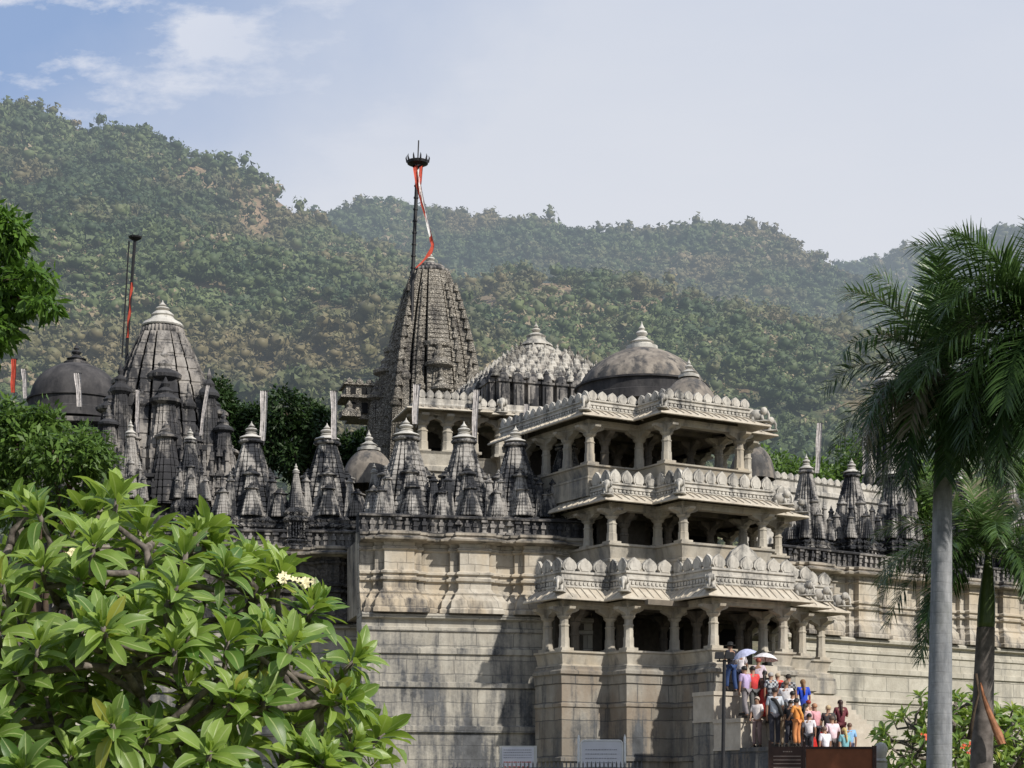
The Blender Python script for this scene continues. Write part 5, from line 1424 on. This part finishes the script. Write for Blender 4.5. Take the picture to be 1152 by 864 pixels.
        for i in range(n - 1):
            for j in range(4): c = i * 5 + j; fs.append((c, c + 1, c + 6, c + 5))
        m.add(vs, fs); m.build(nm, M[mt], t, smooth=True)
    # second mast by the pale-capped spire
    Yq = 78.0; a = W(143, 388, Yq); b = W(152, 268, Yq); t = empty('flag_mast', (a.x, a.y, a.z), 0, 'thin black flag mast with small ring and orange cloth above the pale-capped spire', 'flag mast')
    d = b - a; m = MB(); m.tube([(-.1, 0, -2.5), (0, 0, 0), tuple(d)], .07, 7); m.tube([(-.22, 0, -.5), (d.x - .26, 0, d.z * .97)], .035, 5)
    m.build('mast', M['black'], t)
    m = MB(); m.lathe(d.x, 0, [(.10, d.z - .10), (.26, d.z), (.28, d.z + .06), (.2, d.z + .06), (.08, d.z)], 14)
    for k in range(7): an = 2 * PI * k / 7; m.tube([(d.x + .25 * math.cos(an), .25 * math.sin(an), d.z), (d.x + .30 * math.cos(an), .3 * math.sin(an), d.z + .14)], [.03, .004], 4)
    m.build('crown_ring', M['black'], t)
    m = MB(); vs = []; fs = []
    for i in range(16):
        k = i / 15; q = W(148.5 - 5 * k + .7 * math.sin(i), 318 + 62 * k, Yq - .08) - a; wd = .05 + .03 * math.sin(i * .9)
        for j in range(4): vs.append((q.x + (j / 3 - .6) * wd * 1.8, q.y - .04 * (j % 2), q.z))
    for i in range(15):
        for j in range(3): c = i * 4 + j; fs.append((c, c + 1, c + 5, c + 4))
    m.add(vs, fs); m.build('orange_cloth', M['red'], t, smooth=True)
    # ---- terraced roof covered in bells
    Y = 82.0; s = Y / F; p = W(603, 0, Y + 2.4); zb = ZC + (HZ - 440) * (Y + 1.2) / F
    t = empty('bell_roof', (p.x, p.y, zb), R(20), 'pyramid roof covered with rows of small pale stone bells between the main spire and the large dome', 'temple roof')
    hwid = 3.05; z = lambda y: ZC + (HZ - y) * (Y + 2.0) / F - zb
    core = MB(); m = MB(); rows_ = 7; topz = z(398); rg = random.Random(8)
    for k in range(rows_):
        u = k / rows_; h = hwid * (1 - u * .72); zz = .02 + (topz - .02) * u; zn = .02 + (topz - .02) * (k + 1) / rows_
        core.box(-h, h, -h, h, zz - .1 if k else 0, zn)
        n = max(2, int(2 * h / .50)); c = 2 * h / n
        for q in range(4):
            if q == 2: continue
            a = q * PI / 2
            for j in range(n + 1):
                x = -h + j * c; X, Yl = x * math.cos(a) + h * math.sin(a), x * math.sin(a) - h * math.cos(a); r = c * .40; hb = .30
                m.lathe(X, Yl, [(r * 1.15, zz + .02), (r * 1.2, zz + .08), (r * .95, zz + .13), (r * .85, zz + .24), (r * .45, zz + .33), (r * .5, zz + .36), (r * .2, zz + .40), (r * .28, zz + .46), (.01, zz + .58)], 9)
    m.build('bell_tiers', M['roofbell'], t); core.build('stepped_core', M['tower'], t)
    m = MB(); h = hwid; m.box(-h * .98, h * .98, -h * .98, h * .98, -4.6, .02)
    for q in (0, 1, 3):
        a = q * PI / 2; mm = MB()
        for j in range(9):
            x = -h + (j + .5) * 2 * h / 9; ww = .24
            mm.box(x - ww, x + ww, -h - .22, -h, -2.2, -.2); mm.box(x - ww * 1.25, x + ww * 1.25, -h - .30, -h, -.2, -.1); mm.box(x - ww * .5, x + ww * .5, -h - .28, -h, -2.0, -.3); mm.box(x - ww * 1.2, x + ww * 1.2, -h - .3, -h, -1.3, -1.2)
            mm.lathe(x, -h - .05, [(ww * 1.2, -.1), (ww, .1), (ww * .5, .25), (ww * .6, .3), (.01, .5)], 8)
        m.add([(x * math.cos(a) - y * math.sin(a), x * math.sin(a) + y * math.cos(a), zz) for x, y, zz in mm.v], mm.f)
    m.build('pilastered_drum', M['tower'], t)
    m = MB(); r = 21 * s; amalaka(m, 0, 0, z(398), r, 10 * s, 26); m.lathe(0, 0, [(r * .95, z(388)), (r * .9, z(386)), (r * .55, z(381)), (r * .50, z(378)), (r * .56, z(376)), (r * .3, z(373))], 22); finial(m, 0, 0, z(374), 5.5 * s, 15 * s); m.build('bell_cap', M['roofbell'], t, auto=40)
    # ---- domes
    def dome(px, ytop, ybase, rpx, Y, mat, label, finy, drum=True, name='dome', ribs=False, pointed=.0, fin='finial'):
        s = Y / F; r = rpx * s; p = W(px, 0, Y + r); s = (Y + r) / F; r = rpx * s; zb = ZC + (HZ - ybase) * s; H = (ybase - ytop) * s; t = empty(name, (p.x, p.y, zb), 0, label, 'dome')
        prof = [(r, 0)]
        for k in range(1, 15): a = k / 14 * PI / 2; prof.append((max(.02, r * max(0, math.cos(a)) ** (1.0 + pointed * .25)), H * math.sin(a) ** (1 + pointed * .3)))
        m = MB(); m.lathe(0, 0, prof, 48, cap=False); m.build('shell', M[mat], t, smooth=True)
        m = MB()
        if drum: m.lathe(0, 0, [(r * 1.06, -24 * s), (r * 1.06, -14 * s), (r * 1.03, -13 * s), (r * 1.03, -2 * s), (r * 1.07, -1.5 * s), (r * 1.07, .5 * s), (r * .99, 1.5 * s)], 48); m.build('drum', M['domeblack' if mat != 'dome' else 'domeblack'], t, auto=30)
        m = MB(); fh = (ytop - finy) * s; m.lathe(0, 0, [(fh * .62, H - fh * .12), (fh * .62, H + fh * .03), (fh * .42, H + fh * .08), (fh * .40, H + fh * .16), (fh * .48, H + fh * .20), (fh * .36, H + fh * .26), (fh * .22, H + fh * .34)], 24); finial(m, 0, 0, H + fh * .30, fh * .24, fh * .72, 14)
        m.build('finial', M[fin], t, auto=40)
    dome(722, 391, 438, 71, 72.0, 'dome', 'large brown weathered dome behind the top parapet of the pavilion', 362, pointed=.9)
    dome(775, 423, 462, 34, 65.8, 'dome', 'small pale brown dome in front of the large brown dome', 404, drum=False, pointed=.9)
    dome(86, 409, 452, 51, 84.0, 'domeblack', 'wide black dome with a dark drum behind the leafy trees', 386, fin='tower')
    dome(415, 505, 548, 31, 80.0, 'dome', 'small grey dome between the blackened shrines and the main spire', 484, drum=False)
    dome(846, 500, 540, 26, 78.0, 'dome', 'small brown dome half hidden by the top balcony of the pavilion', 486, drum=False)
    # ---- roof terraces the domes stand on
    Y = 84.0; p = W(86, 0, Y + 2); t = empty('roof_pavilion', (p.x, p.y, 10), R(10), 'low pale cornice and roof block beneath the wide black dome', 'roof pavilion')
    zz = lambda y: ZC + (HZ - y) / F * Y - 10
    m = MB(); m.sweep([(-2.5, -2.3), (2.7, -2.3), (2.7, 2.3), (-2.5, 2.3)], [(0, 0), (0, zz(500)), (.3, zz(496)), (.3, zz(490)), (.05, zz(487)), (.05, zz(480)), (.35, zz(476)), (.35, zz(471)), (-2.2, zz(468))], closed=True); m.build('cornice', M['tower'], t)
    # ---- columned hall behind the shrines
    HF = Frame(548, 74.5, R(16)); ox, oy = HF.w(0, 0)
    t = empty('columned_hall', (ox, oy, 0), R(16), 'columned marble hall with open arches and a crenellated balcony behind the shrines', 'hall')
    zf = lambda y: HF.z_at(y, 0)
    xs = [HF.x_at(q) for q in (470, 505, 548, 600, 640)]
    path = [(xs[0], 2.4), (xs[0], .0), (HF.x_at(536), .0), (HF.x_at(536), 1.0), (HF.x_at(566), 1.0), (HF.x_at(566), .3), (HF.x_at(650), .3)]
    m = MB(); m.sweep(path, [(-.3, 10.6), (0, 10.6), (0, zf(535)), (.1, zf(533)), (.1, zf(528)), (0, zf(526)), (.03, zf(514)), (.10, zf(511)), (-.3, zf(511))]); m.build('seat_wall', M['pav'], t)
    pr = None
    for (x, y) in [(xs[0] + .25, .25), (HF.x_at(505), .25), (HF.x_at(534), .25), (HF.x_at(537), 1.25), (HF.x_at(566), .55), (HF.x_at(594), .55), (HF.x_at(622), .55), (xs[0] + .25, 2.3), (HF.x_at(490), 2.6), (HF.x_at(520), 2.8), (HF.x_at(580), 3)]:
        if pr is None: m = MB(); column(m, 0, 0, 0, zf(470) - zf(512), .2, .62); pr = m.build('column', M['pav'], t, auto=35); o = pr
        else: o = link_mesh('column', pr.data, t)
        o.location = (x, y, zf(512))
    m = MB(); m.sweep(path, [(-.4, zf(471)), (-.1, zf(471)), (-.1, zf(463)), (-.4, zf(463))]); eave(m, path, zf(466), .55, .16); m.build('eave', M['eave'], t)
    m = MB(); m.sweep(path, [(-.3, zf(463)), (0, zf(463)), (.04, zf(459)), (0, zf(457)), (0, zf(452)), (-.3, zf(452))]); par = m.build('parapet', M['pavtop'], t)
    merlons(path[1:5], zf(452), par, M['pavtop'], .34, .36, .06)
    m = MB(); m.box(xs[0] + .3, HF.x_at(650), .9, 5.5, zf(463), zf(455)); m.build('ceiling', M['pav'], t)
    m = MB(); m.box(xs[0] + .6, HF.x_at(650), 4.6, 5.0, 10, zf(463)); m.build('rear_wall', M['interior'], t)
    for q in (497, 530, 570, 600): m = MB(); x = HF.x_at(q, 4.6); m.box(x - .5, x + .5, 4.52, 4.62, 10.6, zf(482)); m.build('doorway', M['void'], t)
    m = MB(); m.box(xs[0] + .1, HF.x_at(650), .6, 5, 10.4, 10.8); m.build('floor_slab', M['interior'], t)
    for q in ((535, .0), (566, .3)): elephant(t, HF.x_at(q[0]), q[1] - .2, zf(464), R(-20), .55, M['pavtop'])
    # pale kiosk to the side of the main spire
    p = W(402, 0, 90); t = empty('roof_kiosk', (p.x, 90, 10), ST, 'little dark windowed kiosk clinging to the side of the main spire', 'kiosk')
    zq = lambda y: ZC + (HZ - y) / F * 90 - 10
    m = MB(); m.box(-.5, 2.4, -.6, .8, zq(474), zq(452)); m.box(-.95, 1.7, -1, 1, zq(452), zq(449)); m.box(-.65, 1.5, -.7, .7, zq(449), zq(437)); m.box(-.8, 1.6, -.85, .85, zq(437), zq(435))
    for k in range(4): m.lathe(-.5 + k * .5, -.7, [(.2, zq(435)), (.18, zq(432)), (.02, zq(429))], 8)
    m.box(-1.0, -.1, -1.6, -.4, zq(476), zq(470)); m.lathe(-.55, -1.0, [(.5, zq(470)), (.3, zq(467)), (.12, zq(464)), (.16, zq(461)), (.02, zq(456))], 12)
    m.build('body', M['bigspire'], t)
    for k in range(3):
        m = MB(); m.box(-.45 + k * .55, -.18 + k * .55, -.715, -.69, zq(447), zq(440)); m.build('window', M['void'], t)
        m = MB(); m.box(-.5 + k * .6, -.2 + k * .6, -.715, -.69, zq(468), zq(456)); m.build('window', M['void'], t)
    # spire behind the palms
    Y = 90; s = Y / F; p = W(999, 0, Y + 2); zb = 10.5; zt = lambda y: ZC + (HZ - y) * (Y + 1) / F - zb
    t = empty('rear_spire', (p.x, p.y, zb), R(30), 'grey spire mostly hidden behind the hanging palm fronds', 'temple spire')
    m = MB(); w = 36 * s; spire(m, 0, 0, 0, zt(425), w, 18, .36, .12, .03, p=1.7)
    for q in range(4):
        a = q * PI / 2
        for (d, ww, y1) in ((.48, .42, 455), (.74, .32, 490)): mini(m, w * d * math.sin(a), -w * d * math.cos(a), 0, zt(y1), w * ww, 9)
    m.build('spire', M['tower'], t)
    m = MB(); amalaka(m, 0, 0, zt(428), 15 * s, 7 * s); cap_disc(m, 0, 0, zt(421), 15 * s, 6 * s); finial(m, 0, 0, zt(415), 5 * s, 16 * s); m.build('finial', M['finial'], t, auto=40)
    # balustrade terrace behind the sunlit wall
    RF = Frame(860, 80, R(35)); ox, oy = RF.w(0, 0); t = empty('terrace_balustrade', (ox, oy, 0), R(35), 'pale balustrade strip running behind the shrines beyond the small brown dome', 'balustrade')
    m = MB(); a, b = RF.x_at(840), RF.x_at(1010); m.sweep([(a, 0), (b, 0)], [(-.3, 10), (0, 10), (0, RF.z_at(552, 0)), (.1, RF.z_at(550, 0)), (.1, RF.z_at(546, 0)), (0, RF.z_at(544, 0)), (0, RF.z_at(538, 0)), (.08, RF.z_at(536, 0)), (-.3, RF.z_at(536, 0))])
    m.build('rail_wall', M['pavtop'], t); merlons([(a, 0), (b, 0)], RF.z_at(536, 0), t, M['pavtop'], .4, .32, .06)
    # ---- banners
    for i, (px, y0, y1, Y, lean, w, lab, tone) in enumerate([
        (297, 441, 502, 69.9, .05, .24, 'broad white banner cloth beside the first blackened shrine', 'cloth'),
        (378, 441, 500, 69.4, -.05, .22, 'white banner cloth rising from the shrine where dark trees end', 'cloth'),
        (468, 434, 482, 67.2, .06, .22, 'pale banner cloth rising behind the finial over the first cream pilaster', 'cloth'),
        (534, 440, 502, 68.0, .10, .20, 'pale banner cloth in front of the columned hall arches', 'cloth'),
        (591, 456, 506, 68.6, .08, .17, 'streaked banner cloth before the bell covered roof drum', 'cloth'),
        (649, 450, 512, 69.4, .02, .14, 'faded pinkish banner on the darkest shrine', 'cloth'),
        (92, 421, 462, 77, -.12, .24, 'grey banner cloth in front of the black dome', 'cloth'),
        (31, 416, 452, 90, -.12, .2, 'faint pale banner near the black dome edge', 'cloth'),
        (17, 405, 446, 80, .03, .2, 'reddish banner pole with a small black top', 'red'),
        (157, 440, 492, 71.5, .0, .14, 'thin grey banner strip against the great spire face', 'cloth'),
        (226, 435, 496, 71.5, .35, .14, 'slanting grey banner against the shaded side of the great spire', 'cloth'),
        (918, 477, 538, 75.0, .14, .2, 'pale banner cloth over the shrine next to the pavilion', 'cloth'),
        (971, 492, 538, 77.2, .05, .16, 'pale banner cloth over the middle shrine of the sunlit wall', 'cloth')]):
        z0 = ZC + (HZ - y1) / F * Y; p = W(px, 0, Y); banner((p.x, p.y - .15), (y1 - y0) / F * Y, z0, lab, lean, w, tone=tone, seed=i)

def vegetation():
    # frangipani filling the near corner
    Y = 9.6; C0 = W(112, 915, Y)
    tips = []
    def tp(px, py, dY, ax=(0, -.3, 1), s=1.0): tips.append((tuple(W(px - 4, py + 26, Y + dY)), ax, s))
    for q in ((355, 655, -.2, (.3, -.3, 1)), (245, 590, 0, (.1, -.2, 1)), (405, 715, -.1, (.8, -.3, .8)), (395, 760, -.5, (.9, -.4, .3)), (330, 700, -.9, (.2, -.5, .9)), (300, 760, -.9, (.2, -.6, .7)), (100, 545, .2, (0, -.2, 1)), (30, 540, 0, (-.2, -.3, 1)),
              (170, 600, -.3, (0, -.4, 1)), (50, 610, -.6, (-.1, -.5, .9)), (215, 690, -.9, (.1, -.6, .8)), (455, 880, -.3, (.5, -.3, .8), .7), (120, 680, -1.2, (0, -.8, .6)), (370, 830, -.8, (.5, -.5, .7)), (20, 730, -1.1, (-.2, -.7, .6)), (490, 885, 0, (.6, -.2, .9), .6), (130, 790, -1.3, (0, -.8, .5)), (240, 820, -1.2, (.2, -.7, .6)), (30, 840, -1.3, (-.1, -.7, .6))): tp(*q)
    fl = [tuple(W(x, y, Y + d)) for x, y, d in ((322, 655, -.5), (345, 660, -.4), (85, 625, -.4))]
    frangipani('frangipani_tree', (C0.x - .1, Y, 0), tuple(C0), (1.47, 1.2, 1.62), 330, 5, 'large leafed bright green frangipani with a few cream blossoms', .195, M['frangi'], .06, 18, flowers=fl, extra=tips)
    # frangipani shrub beyond the palms
    Y = 40; c = W(1078, 850, Y); t = frangipani('frangipani_bush', (c.x, Y, 0), tuple(c), (1.75, 1.2, 1.45), 95, 8, 'leafy frangipani bush behind the palm trunks with coral red blossoms', .30, M['frangi'], .08, 13,
        flowers=[tuple(W(x, y, Y - 1.5)) for x, y in ((1040, 828), (1045, 832), (1094, 838), (1100, 842), (1090, 846), (1106, 848), (1098, 852), (1084, 840))], fmat='redflower', zcut=-.3, cat='shrub')
    c = W(1160, 860, 41); frangipani('frangipani_bush', (c.x, 41, 0), tuple(c), (.9, .9, 1.6), 34, 18, 'leafy frangipani bush at the wall, cut by the picture edge beside the thick grey trunk', .30, M['frangi'], .07, 13, zcut=-.3, cat='shrub')
    # branch of a big tree at the upper left, and the light tree below it
    p = W(-150, 0, 20); cl = []
    for (x, y, rx, ry, Yq) in ((10, 262, 26, 22, 20), (38, 312, 26, 14, 20), (15, 335, 36, 18, 20.3), (48, 342, 22, 9, 19.8), (-10, 300, 40, 50, 20.4), (-5, 370, 18, 22, 20), (-60, 330, 60, 80, 20.5), (-140, 330, 90, 110, 21), (-10, 250, 30, 18, 20), (-90, 430, 70, 60, 20.5), (0, 345, 20, 40, 20.2)):
        q = W(x, y, Yq) - Vector((p.x, 20, 0)); k = Yq / F; cl.append((q.x, q.y, q.z, rx * k, .35, ry * k))
    tree('broadleaf_tree', (p.x, 20, 0), cl, 9500, .14, M['leafbright'], 'bright green tree reaching in from the side in front of the high hill', 21, .10, trunk_h=7.4, droop=.5, aspect=.36)
    p = W(60, 0, 26); cl = []
    for (x, y, rx, ry, Yq) in ((25, 495, 45, 38, 26), (70, 512, 50, 26, 25.5), (105, 515, 26, 18, 25.6), (50, 480, 22, 26, 26.2), (10, 470, 20, 20, 26), (95, 495, 26, 16, 26), (50, 560, 90, 40, 26), (-40, 520, 60, 60, 26)):
        q = W(x, y, Yq) - Vector((p.x, 26, 0)); k = Yq / F; cl.append((q.x, q.y, q.z, rx * k, .45, ry * k))
    tree('broadleaf_tree', (p.x, 26, 0), cl, 7500, .14, M['leafmid'], 'mid green feathery tree below the black dome', 22, .16, trunk_h=3.2, droop=.35, aspect=.36)
    # dark trees between the temple and the hill
    for i, (px, ytop, hwp, Y, lab) in enumerate(((262, 436, 42, 98, 'dark dense tree behind the first blackened shrine'), (338, 446, 50, 96, 'dark dense tree between the two banner poles'), (410, 484, 36, 97, 'lower dark tree behind the small grey dome'), (222, 470, 30, 104, 'dark tree peeping out beside the great pale-capped spire'))):
        k = Y / F; top = ZC + (HZ - ytop) * k; r = hwp * k; p = W(px, 0, Y)
        tree('dense_tree', (p.x, Y, 0), blob_clumps((0, 0, top - r * 1.25), (r, r, r * 1.3), 14, 30 + i, .36), 14000, .30, M['leafdark'], lab, 40 + i, .35, group='dark trees behind the temple', trunk_h=top - r * 2.3)
    for i, (px, ytop, hwp, Y) in enumerate(((20, 470, 60, 120), (150, 470, 60, 125), (560, 470, 70, 125), (880, 505, 60, 120), (960, 500, 60, 122), (1060, 520, 60, 120), (1140, 520, 60, 124))):
        k = Y / F; top = ZC + (HZ - ytop) * k; r = hwp * k; p = W(px, 0, Y)
        lab = ['round green tree behind the black dome', 'round green tree behind the great pale-capped spire', 'round green tree behind the columned hall', 'round green tree past the small brown dome', 'round green tree behind the middle sunlit shrine', 'round green tree behind the big palm', 'round green tree behind the outermost palm fronds'][i]
        tree('dense_tree', (p.x, Y, 0), blob_clumps((0, 0, top - r * 1.0), (r, r, r), 10, 60 + i, .42), 5000, .42, M['leafmid'], lab, 70 + i, .35, group='trees beyond the temple', trunk_h=top - r * 1.8)
    # palms
    mt = (M['palmtrunk'], M['shaft'], M['frond'])
    Y = 31.0; b = W(1055, 1007, Y); lo, up = W(1056.5, 864, Y), W(1060.5, 545, Y); tp_ = W(1063, 440, Y); cr = W(1066, 418, Y)
    base = Vector((b.x, Y, 0))
    fr = [(200, 52, .55, .62, 1.0), (160, 70, .5, .7, 1.0), (250, 66, .5, .62, .95), (95, 75, .4, .6, 1.0), (20, 62, .5, .6, 1.0), (320, 55, .6, .5, 1.0), (185, 26, .75, .38, 1.0), (215, 8, .9, .22, 1.0), (168, -2, .9, .2, 1.05), (240, 20, .9, .3, 1.0), (285, 12, 1.0, .2, 1.0),
          (190, -20, 1.1, .12, 1.0), (225, -28, 1.1, .12, 1.0), (255, -35, 1.1, .10, 1.05), (300, -30, 1.1, .10, 1.05), (340, -20, 1.0, .12, 1.0), (0, -5, .9, .2, 1.0), (30, 15, .8, .3, 1.0), (60, 0, .9, .2, 1.0), (120, 5, .9, .2, 1.0), (272, -48, 1.1, .08, .9), (200, -50, 1.1, .10, .9), (180, -62, 1.0, .08, .95), (330, -58, 1.0, .08, .9), (0, -50, 1.0, .1, .95), (265, -10, 1.0, .15, .95), (310, -8, 1.0, .15, .95), (150, -38, 1.0, .12, 1), (20, -30, 1.0, .12, 1), (205, 34, .75, .45, 1.0), (198, -4, 1.0, 1.0, .95), (228, -12, 1.1, 1.0, .8), (270, 50, .6, .5, .8)]
    palm('palm_tree', tuple(base), [b, lo, up, tp_], [.25, .215, .155, .12], tuple(cr), 2.25, fr, 'tall royal palm with a thick smooth grey trunk and dark drooping fronds', 5, mt, pairs=78, lf=.54)
    Y = 29.0; b = W(1185, 1015, Y); cr = W(1180, 362, Y); base = Vector((b.x, Y, 0))
    fr = [(180, 48, .5, .6, 1.05), (165, 30, .7, .5, 1.1), (195, 12, .9, .4, 1.1), (150, 62, .5, .6, 1.0), (210, 30, .8, .5, 1.0), (175, -8, 1.0, .25, 1.1), (200, -22, 1.1, .15, 1.1), (165, -30, 1.1, .12, 1.1), (230, -10, 1.1, .2, 1.0), (185, -42, 1.1, .10, 1.1), (215, -40, 1.1, .10, 1.1), (240, -45, 1.1, .1, 1.0), (90, 50, .5, .5, 1.0), (0, 40, .5, .5, 1.0), (300, 30, .8, .4, 1.0), (30, 0, .9, .3, 1), (270, 10, .9, .3, 1.0), (255, 50, .6, .5, 1), (190, -15, .9, .5, .8), (178, 12, .9, .35, 1.1), (192, 42, .7, .5, 1.0), (188, -58, 1.0, .1, 1), (160, -50, 1.0, .1, 1), (222, -58, 1.0, .1, 1), (205, -5, 1.0, .2, 1), (250, -20, 1, .15, 1), (200, 55, .5, .55, .95)]
    palm('palm_tree', tuple(base), [b, W(1183, 700, Y), W(1180, 430, Y), cr], [.24, .21, .16, .11], tuple(cr), 2.3, fr, 'palm crown with pale sunlit tips entering from the picture edge', 6, mt, pairs=78, lf=.54)
    Y = 35.0; b = W(1103, 995, Y); cr = W(1112, 622, Y); base = Vector((b.x, Y, 0))
    fr = [(175, 40, .7, .55, 1.0), (195, 20, .9, .4, 1.05), (150, 65, .6, .8, .9), (120, 75, .4, .85, .85), (60, 72, .4, .85, .85), (20, 60, .5, .8, .95), (0, 30, .7, .6, 1.0), (340, 10, .9, .5, 1.0), (185, 0, 1.0, .3, 1.1), (200, -25, 1.1, .2, 1.1), (350, -10, 1.0, .4, 1.0), (230, 20, .9, .4, 1.0), (300, 20, .9, .5, 1.0), (260, 35, .8, .6, .9), (90, 30, .6, .5, 1.0), (280, 5, 1.0, .4, .9), (20, 5, 1.0, .5, 1.0), (165, 12, 1.0, .35, 1.1), (178, -30, 1.1, .15, 1.1), (215, -5, 1.0, .25, 1.0), (320, -15, 1.0, .3, 1), (10, -25, 1.0, .25, 1), (180, 60, .6, .7, .95), (150, 25, .9, .5, 1.05), (0, 50, .7, .75, .9), (240, 50, .7, .7, .8), (100, 50, .6, .7, .9)]
    palm('palm_tree', tuple(base), [b, W(1104, 864, Y), W(1107, 760, Y), W(1109, 706, Y)], [.24, .215, .19, .17], tuple(cr), 2.3, fr, 'shorter royal palm with a bright green crownshaft behind the tall palm', 7, (M['palmtrunkbrown'],) + mt[1:],
         shaft=(W(1109, 707, Y), W(1112, 625, Y), .17, .10), pairs=95, lf=.44)
    # dry sheath hanging on the short palm
    q = W(1104, 775, Y - .25); t = empty('dry_palm_sheath', tuple(q), 0, 'orange brown dry palm sheath hanging down the shorter palm trunk', 'palm sheath')
    m = MB(); vs = []; fs = []; pts = [(1103, 768, .02), (1106, 782, .035), (1111, 797, .06), (1117, 812, .075), (1123, 826, .10), (1127, 837, .085), (1132, 836, .02)]
    for i, (x, y, w) in enumerate(pts):
        c = W(x, y, Y - .3 - .03 * i) - q
        for j in range(6): e = j / 5 - .5; vs.append((c.x + e * w * 1.6, c.y + (abs(e) - .5) * w * 1.2 - .02 * (j % 2), c.z + e * w * .4))
    for i in range(len(pts) - 1):
        for j in range(5): c = i * 6 + j; fs.append((c, c + 1, c + 7, c + 6))
    m.add(vs, fs); m.build('sheath', M['palmdry'], t, smooth=True)
    m = MB(); m.tube([W(1098, 758, Y - .25) - q, W(1101, 780, Y - .3) - q, W(1096, 800, Y - .3) - q, W(1090, 832, Y - .3) - q], [.03, .025, .03, .05], 6); m.build('stalk', M['bark'], t, smooth=True)

def setting():
    m = MB(); m.add([(-900, -60, 0), (900, -60, 0), (900, 1400, 0), (-900, 1400, 0)], [(0, 1, 2, 3)]); tag(m.build('ground', M['ground']), kind='structure')
    m = MB(); m.add([(-14, 40, .006), (26, 40, .006), (26, 61, .006), (-14, 61, .006)], [(0, 1, 2, 3)]); tag(m.build('forecourt_pavement', M['paving']), kind='structure')

def world():
    w = bpy.data.worlds.new('World'); bpy.context.scene.world = w; w.use_nodes = True; t = NT.__new__(NT); t.t = w.node_tree; t.t.nodes.clear()
    out = t.n('ShaderNodeOutputWorld'); bg = t.n('ShaderNodeBackground'); bg.inputs[1].default_value = .101
    az = math.atan2(SUN_AZ[0], SUN_AZ[1])
    sk = t.n('ShaderNodeTexSky', sky_type='NISHITA', sun_disc=False, sun_elevation=R(SUN_EL), sun_rotation=az, altitude=500, air_density=1.0, dust_density=1.5, ozone_density=1.2)
    G = t.n('ShaderNodeTexCoord').outputs['Generated']; s = t.n('ShaderNodeSeparateXYZ', {0: G})
    x, y, z = s.outputs
    # thin high haze: pale near the horizon, clearing to blue towards the upper left
    yy = t.math('MAXIMUM', y, .05); a = t.math('DIVIDE', x, yy); b = t.math('DIVIDE', z, yy)
    P = t.n('ShaderNodeCombineXYZ', {0: a, 1: b, 2: 0.0}).outputs[0]
    n1 = t.noise(P, 5.0, 6, .6); n2 = t.noise(t.mapv(P, (1, 2.2, 1)), 9.0, 7, .62)
    clear = t.math('ADD', t.math('ADD', t.math('MULTIPLY', a, -3.6), t.math('MULTIPLY', b, 4.2)), t.math('MULTIPLY', n1, .9))
    clear = t.ramp(t.math('MULTIPLY', clear, .25), [(.52, 0.0), (.78, 1.0)])
    base = t.mix(t.ramp(t.math('MULTIPLY', b, 1.0), [(.25, 0.0), (.46, 1.0)]), (7.3, 7.5, 8.0), (6.1, 6.6, 7.7))
    blue = t.mix(.3, (2.6, 4.1, 7.2), sk.outputs[0])
    wisps = t.ramp(t.noise(t.mapv(P, (.8, 2.0, 1)), 4.0, 7, .6), [(.42, 0.0), (.75, .30)])
    base = t.mix(wisps, base, (7.7, 7.85, 8.3))
    c = t.mix(t.math('MULTIPLY', clear, .85), base, blue)
    cl = t.ramp(n2, [(.49, 0.0), (.60, 1.0)])
    c = t.mix(t.math('MULTIPLY', t.math('MULTIPLY', cl, clear), .78), c, (8.8, 8.8, 9.1))
    back = t.math('GREATER_THAN', y, .05)
    c = t.mix(back, t.mix(.55, sk.outputs[0], (5.0, 5.5, 6.6)), c)
    t.t.links.new(c, bg.inputs[0]); t.t.links.new(bg.outputs[0], out.inputs[0])
    l = bpy.data.lights.new('sun', 'SUN'); l.energy = 4.8; l.angle = R(1.2); l.color = (1.0, .945, .86); o = bpy.data.objects.new('sun', l); C.objects.link(o)
    d = Vector((SUN_AZ[0] * math.cos(R(SUN_EL)), SUN_AZ[1] * math.cos(R(SUN_EL)), math.sin(R(SUN_EL)))); o.rotation_euler = d.to_track_quat('Z', 'Y').to_euler(); o.location = (0, 0, 60)

def camera():
    c = bpy.data.cameras.new('camera'); o = bpy.data.objects.new('camera', c); C.objects.link(o); bpy.context.scene.camera = o
    o.location = (0, 0, ZC); o.rotation_euler = (R(90), 0, 0); c.sensor_width = 36; c.lens = 36 * F / 1152; c.shift_y = (HZ - 432) / 1152; c.clip_start = .1; c.clip_end = 5000
    s = bpy.context.scene; s.view_settings.view_transform = 'Standard'; s.view_settings.look = 'None'; s.view_settings.exposure = 0
    s.render.engine = 'CYCLES'; s.cycles.max_bounces = 6; s.cycles.diffuse_bounces = 3; s.cycles.glossy_bounces = 2; s.cycles.transmission_bounces = 3; s.cycles.transparent_max_bounces = 6; s.cycles.caustics_reflective = False; s.cycles.caustics_refractive = False; s.cycles.use_denoising = True

import time
_t = time.time()
for f in (mats, more_mats, camera, world, setting, hills, temple, pavilion, build_steps, people, props, vegetation):
    f(); print('%-12s %.1fs' % (f.__name__, time.time() - _t))
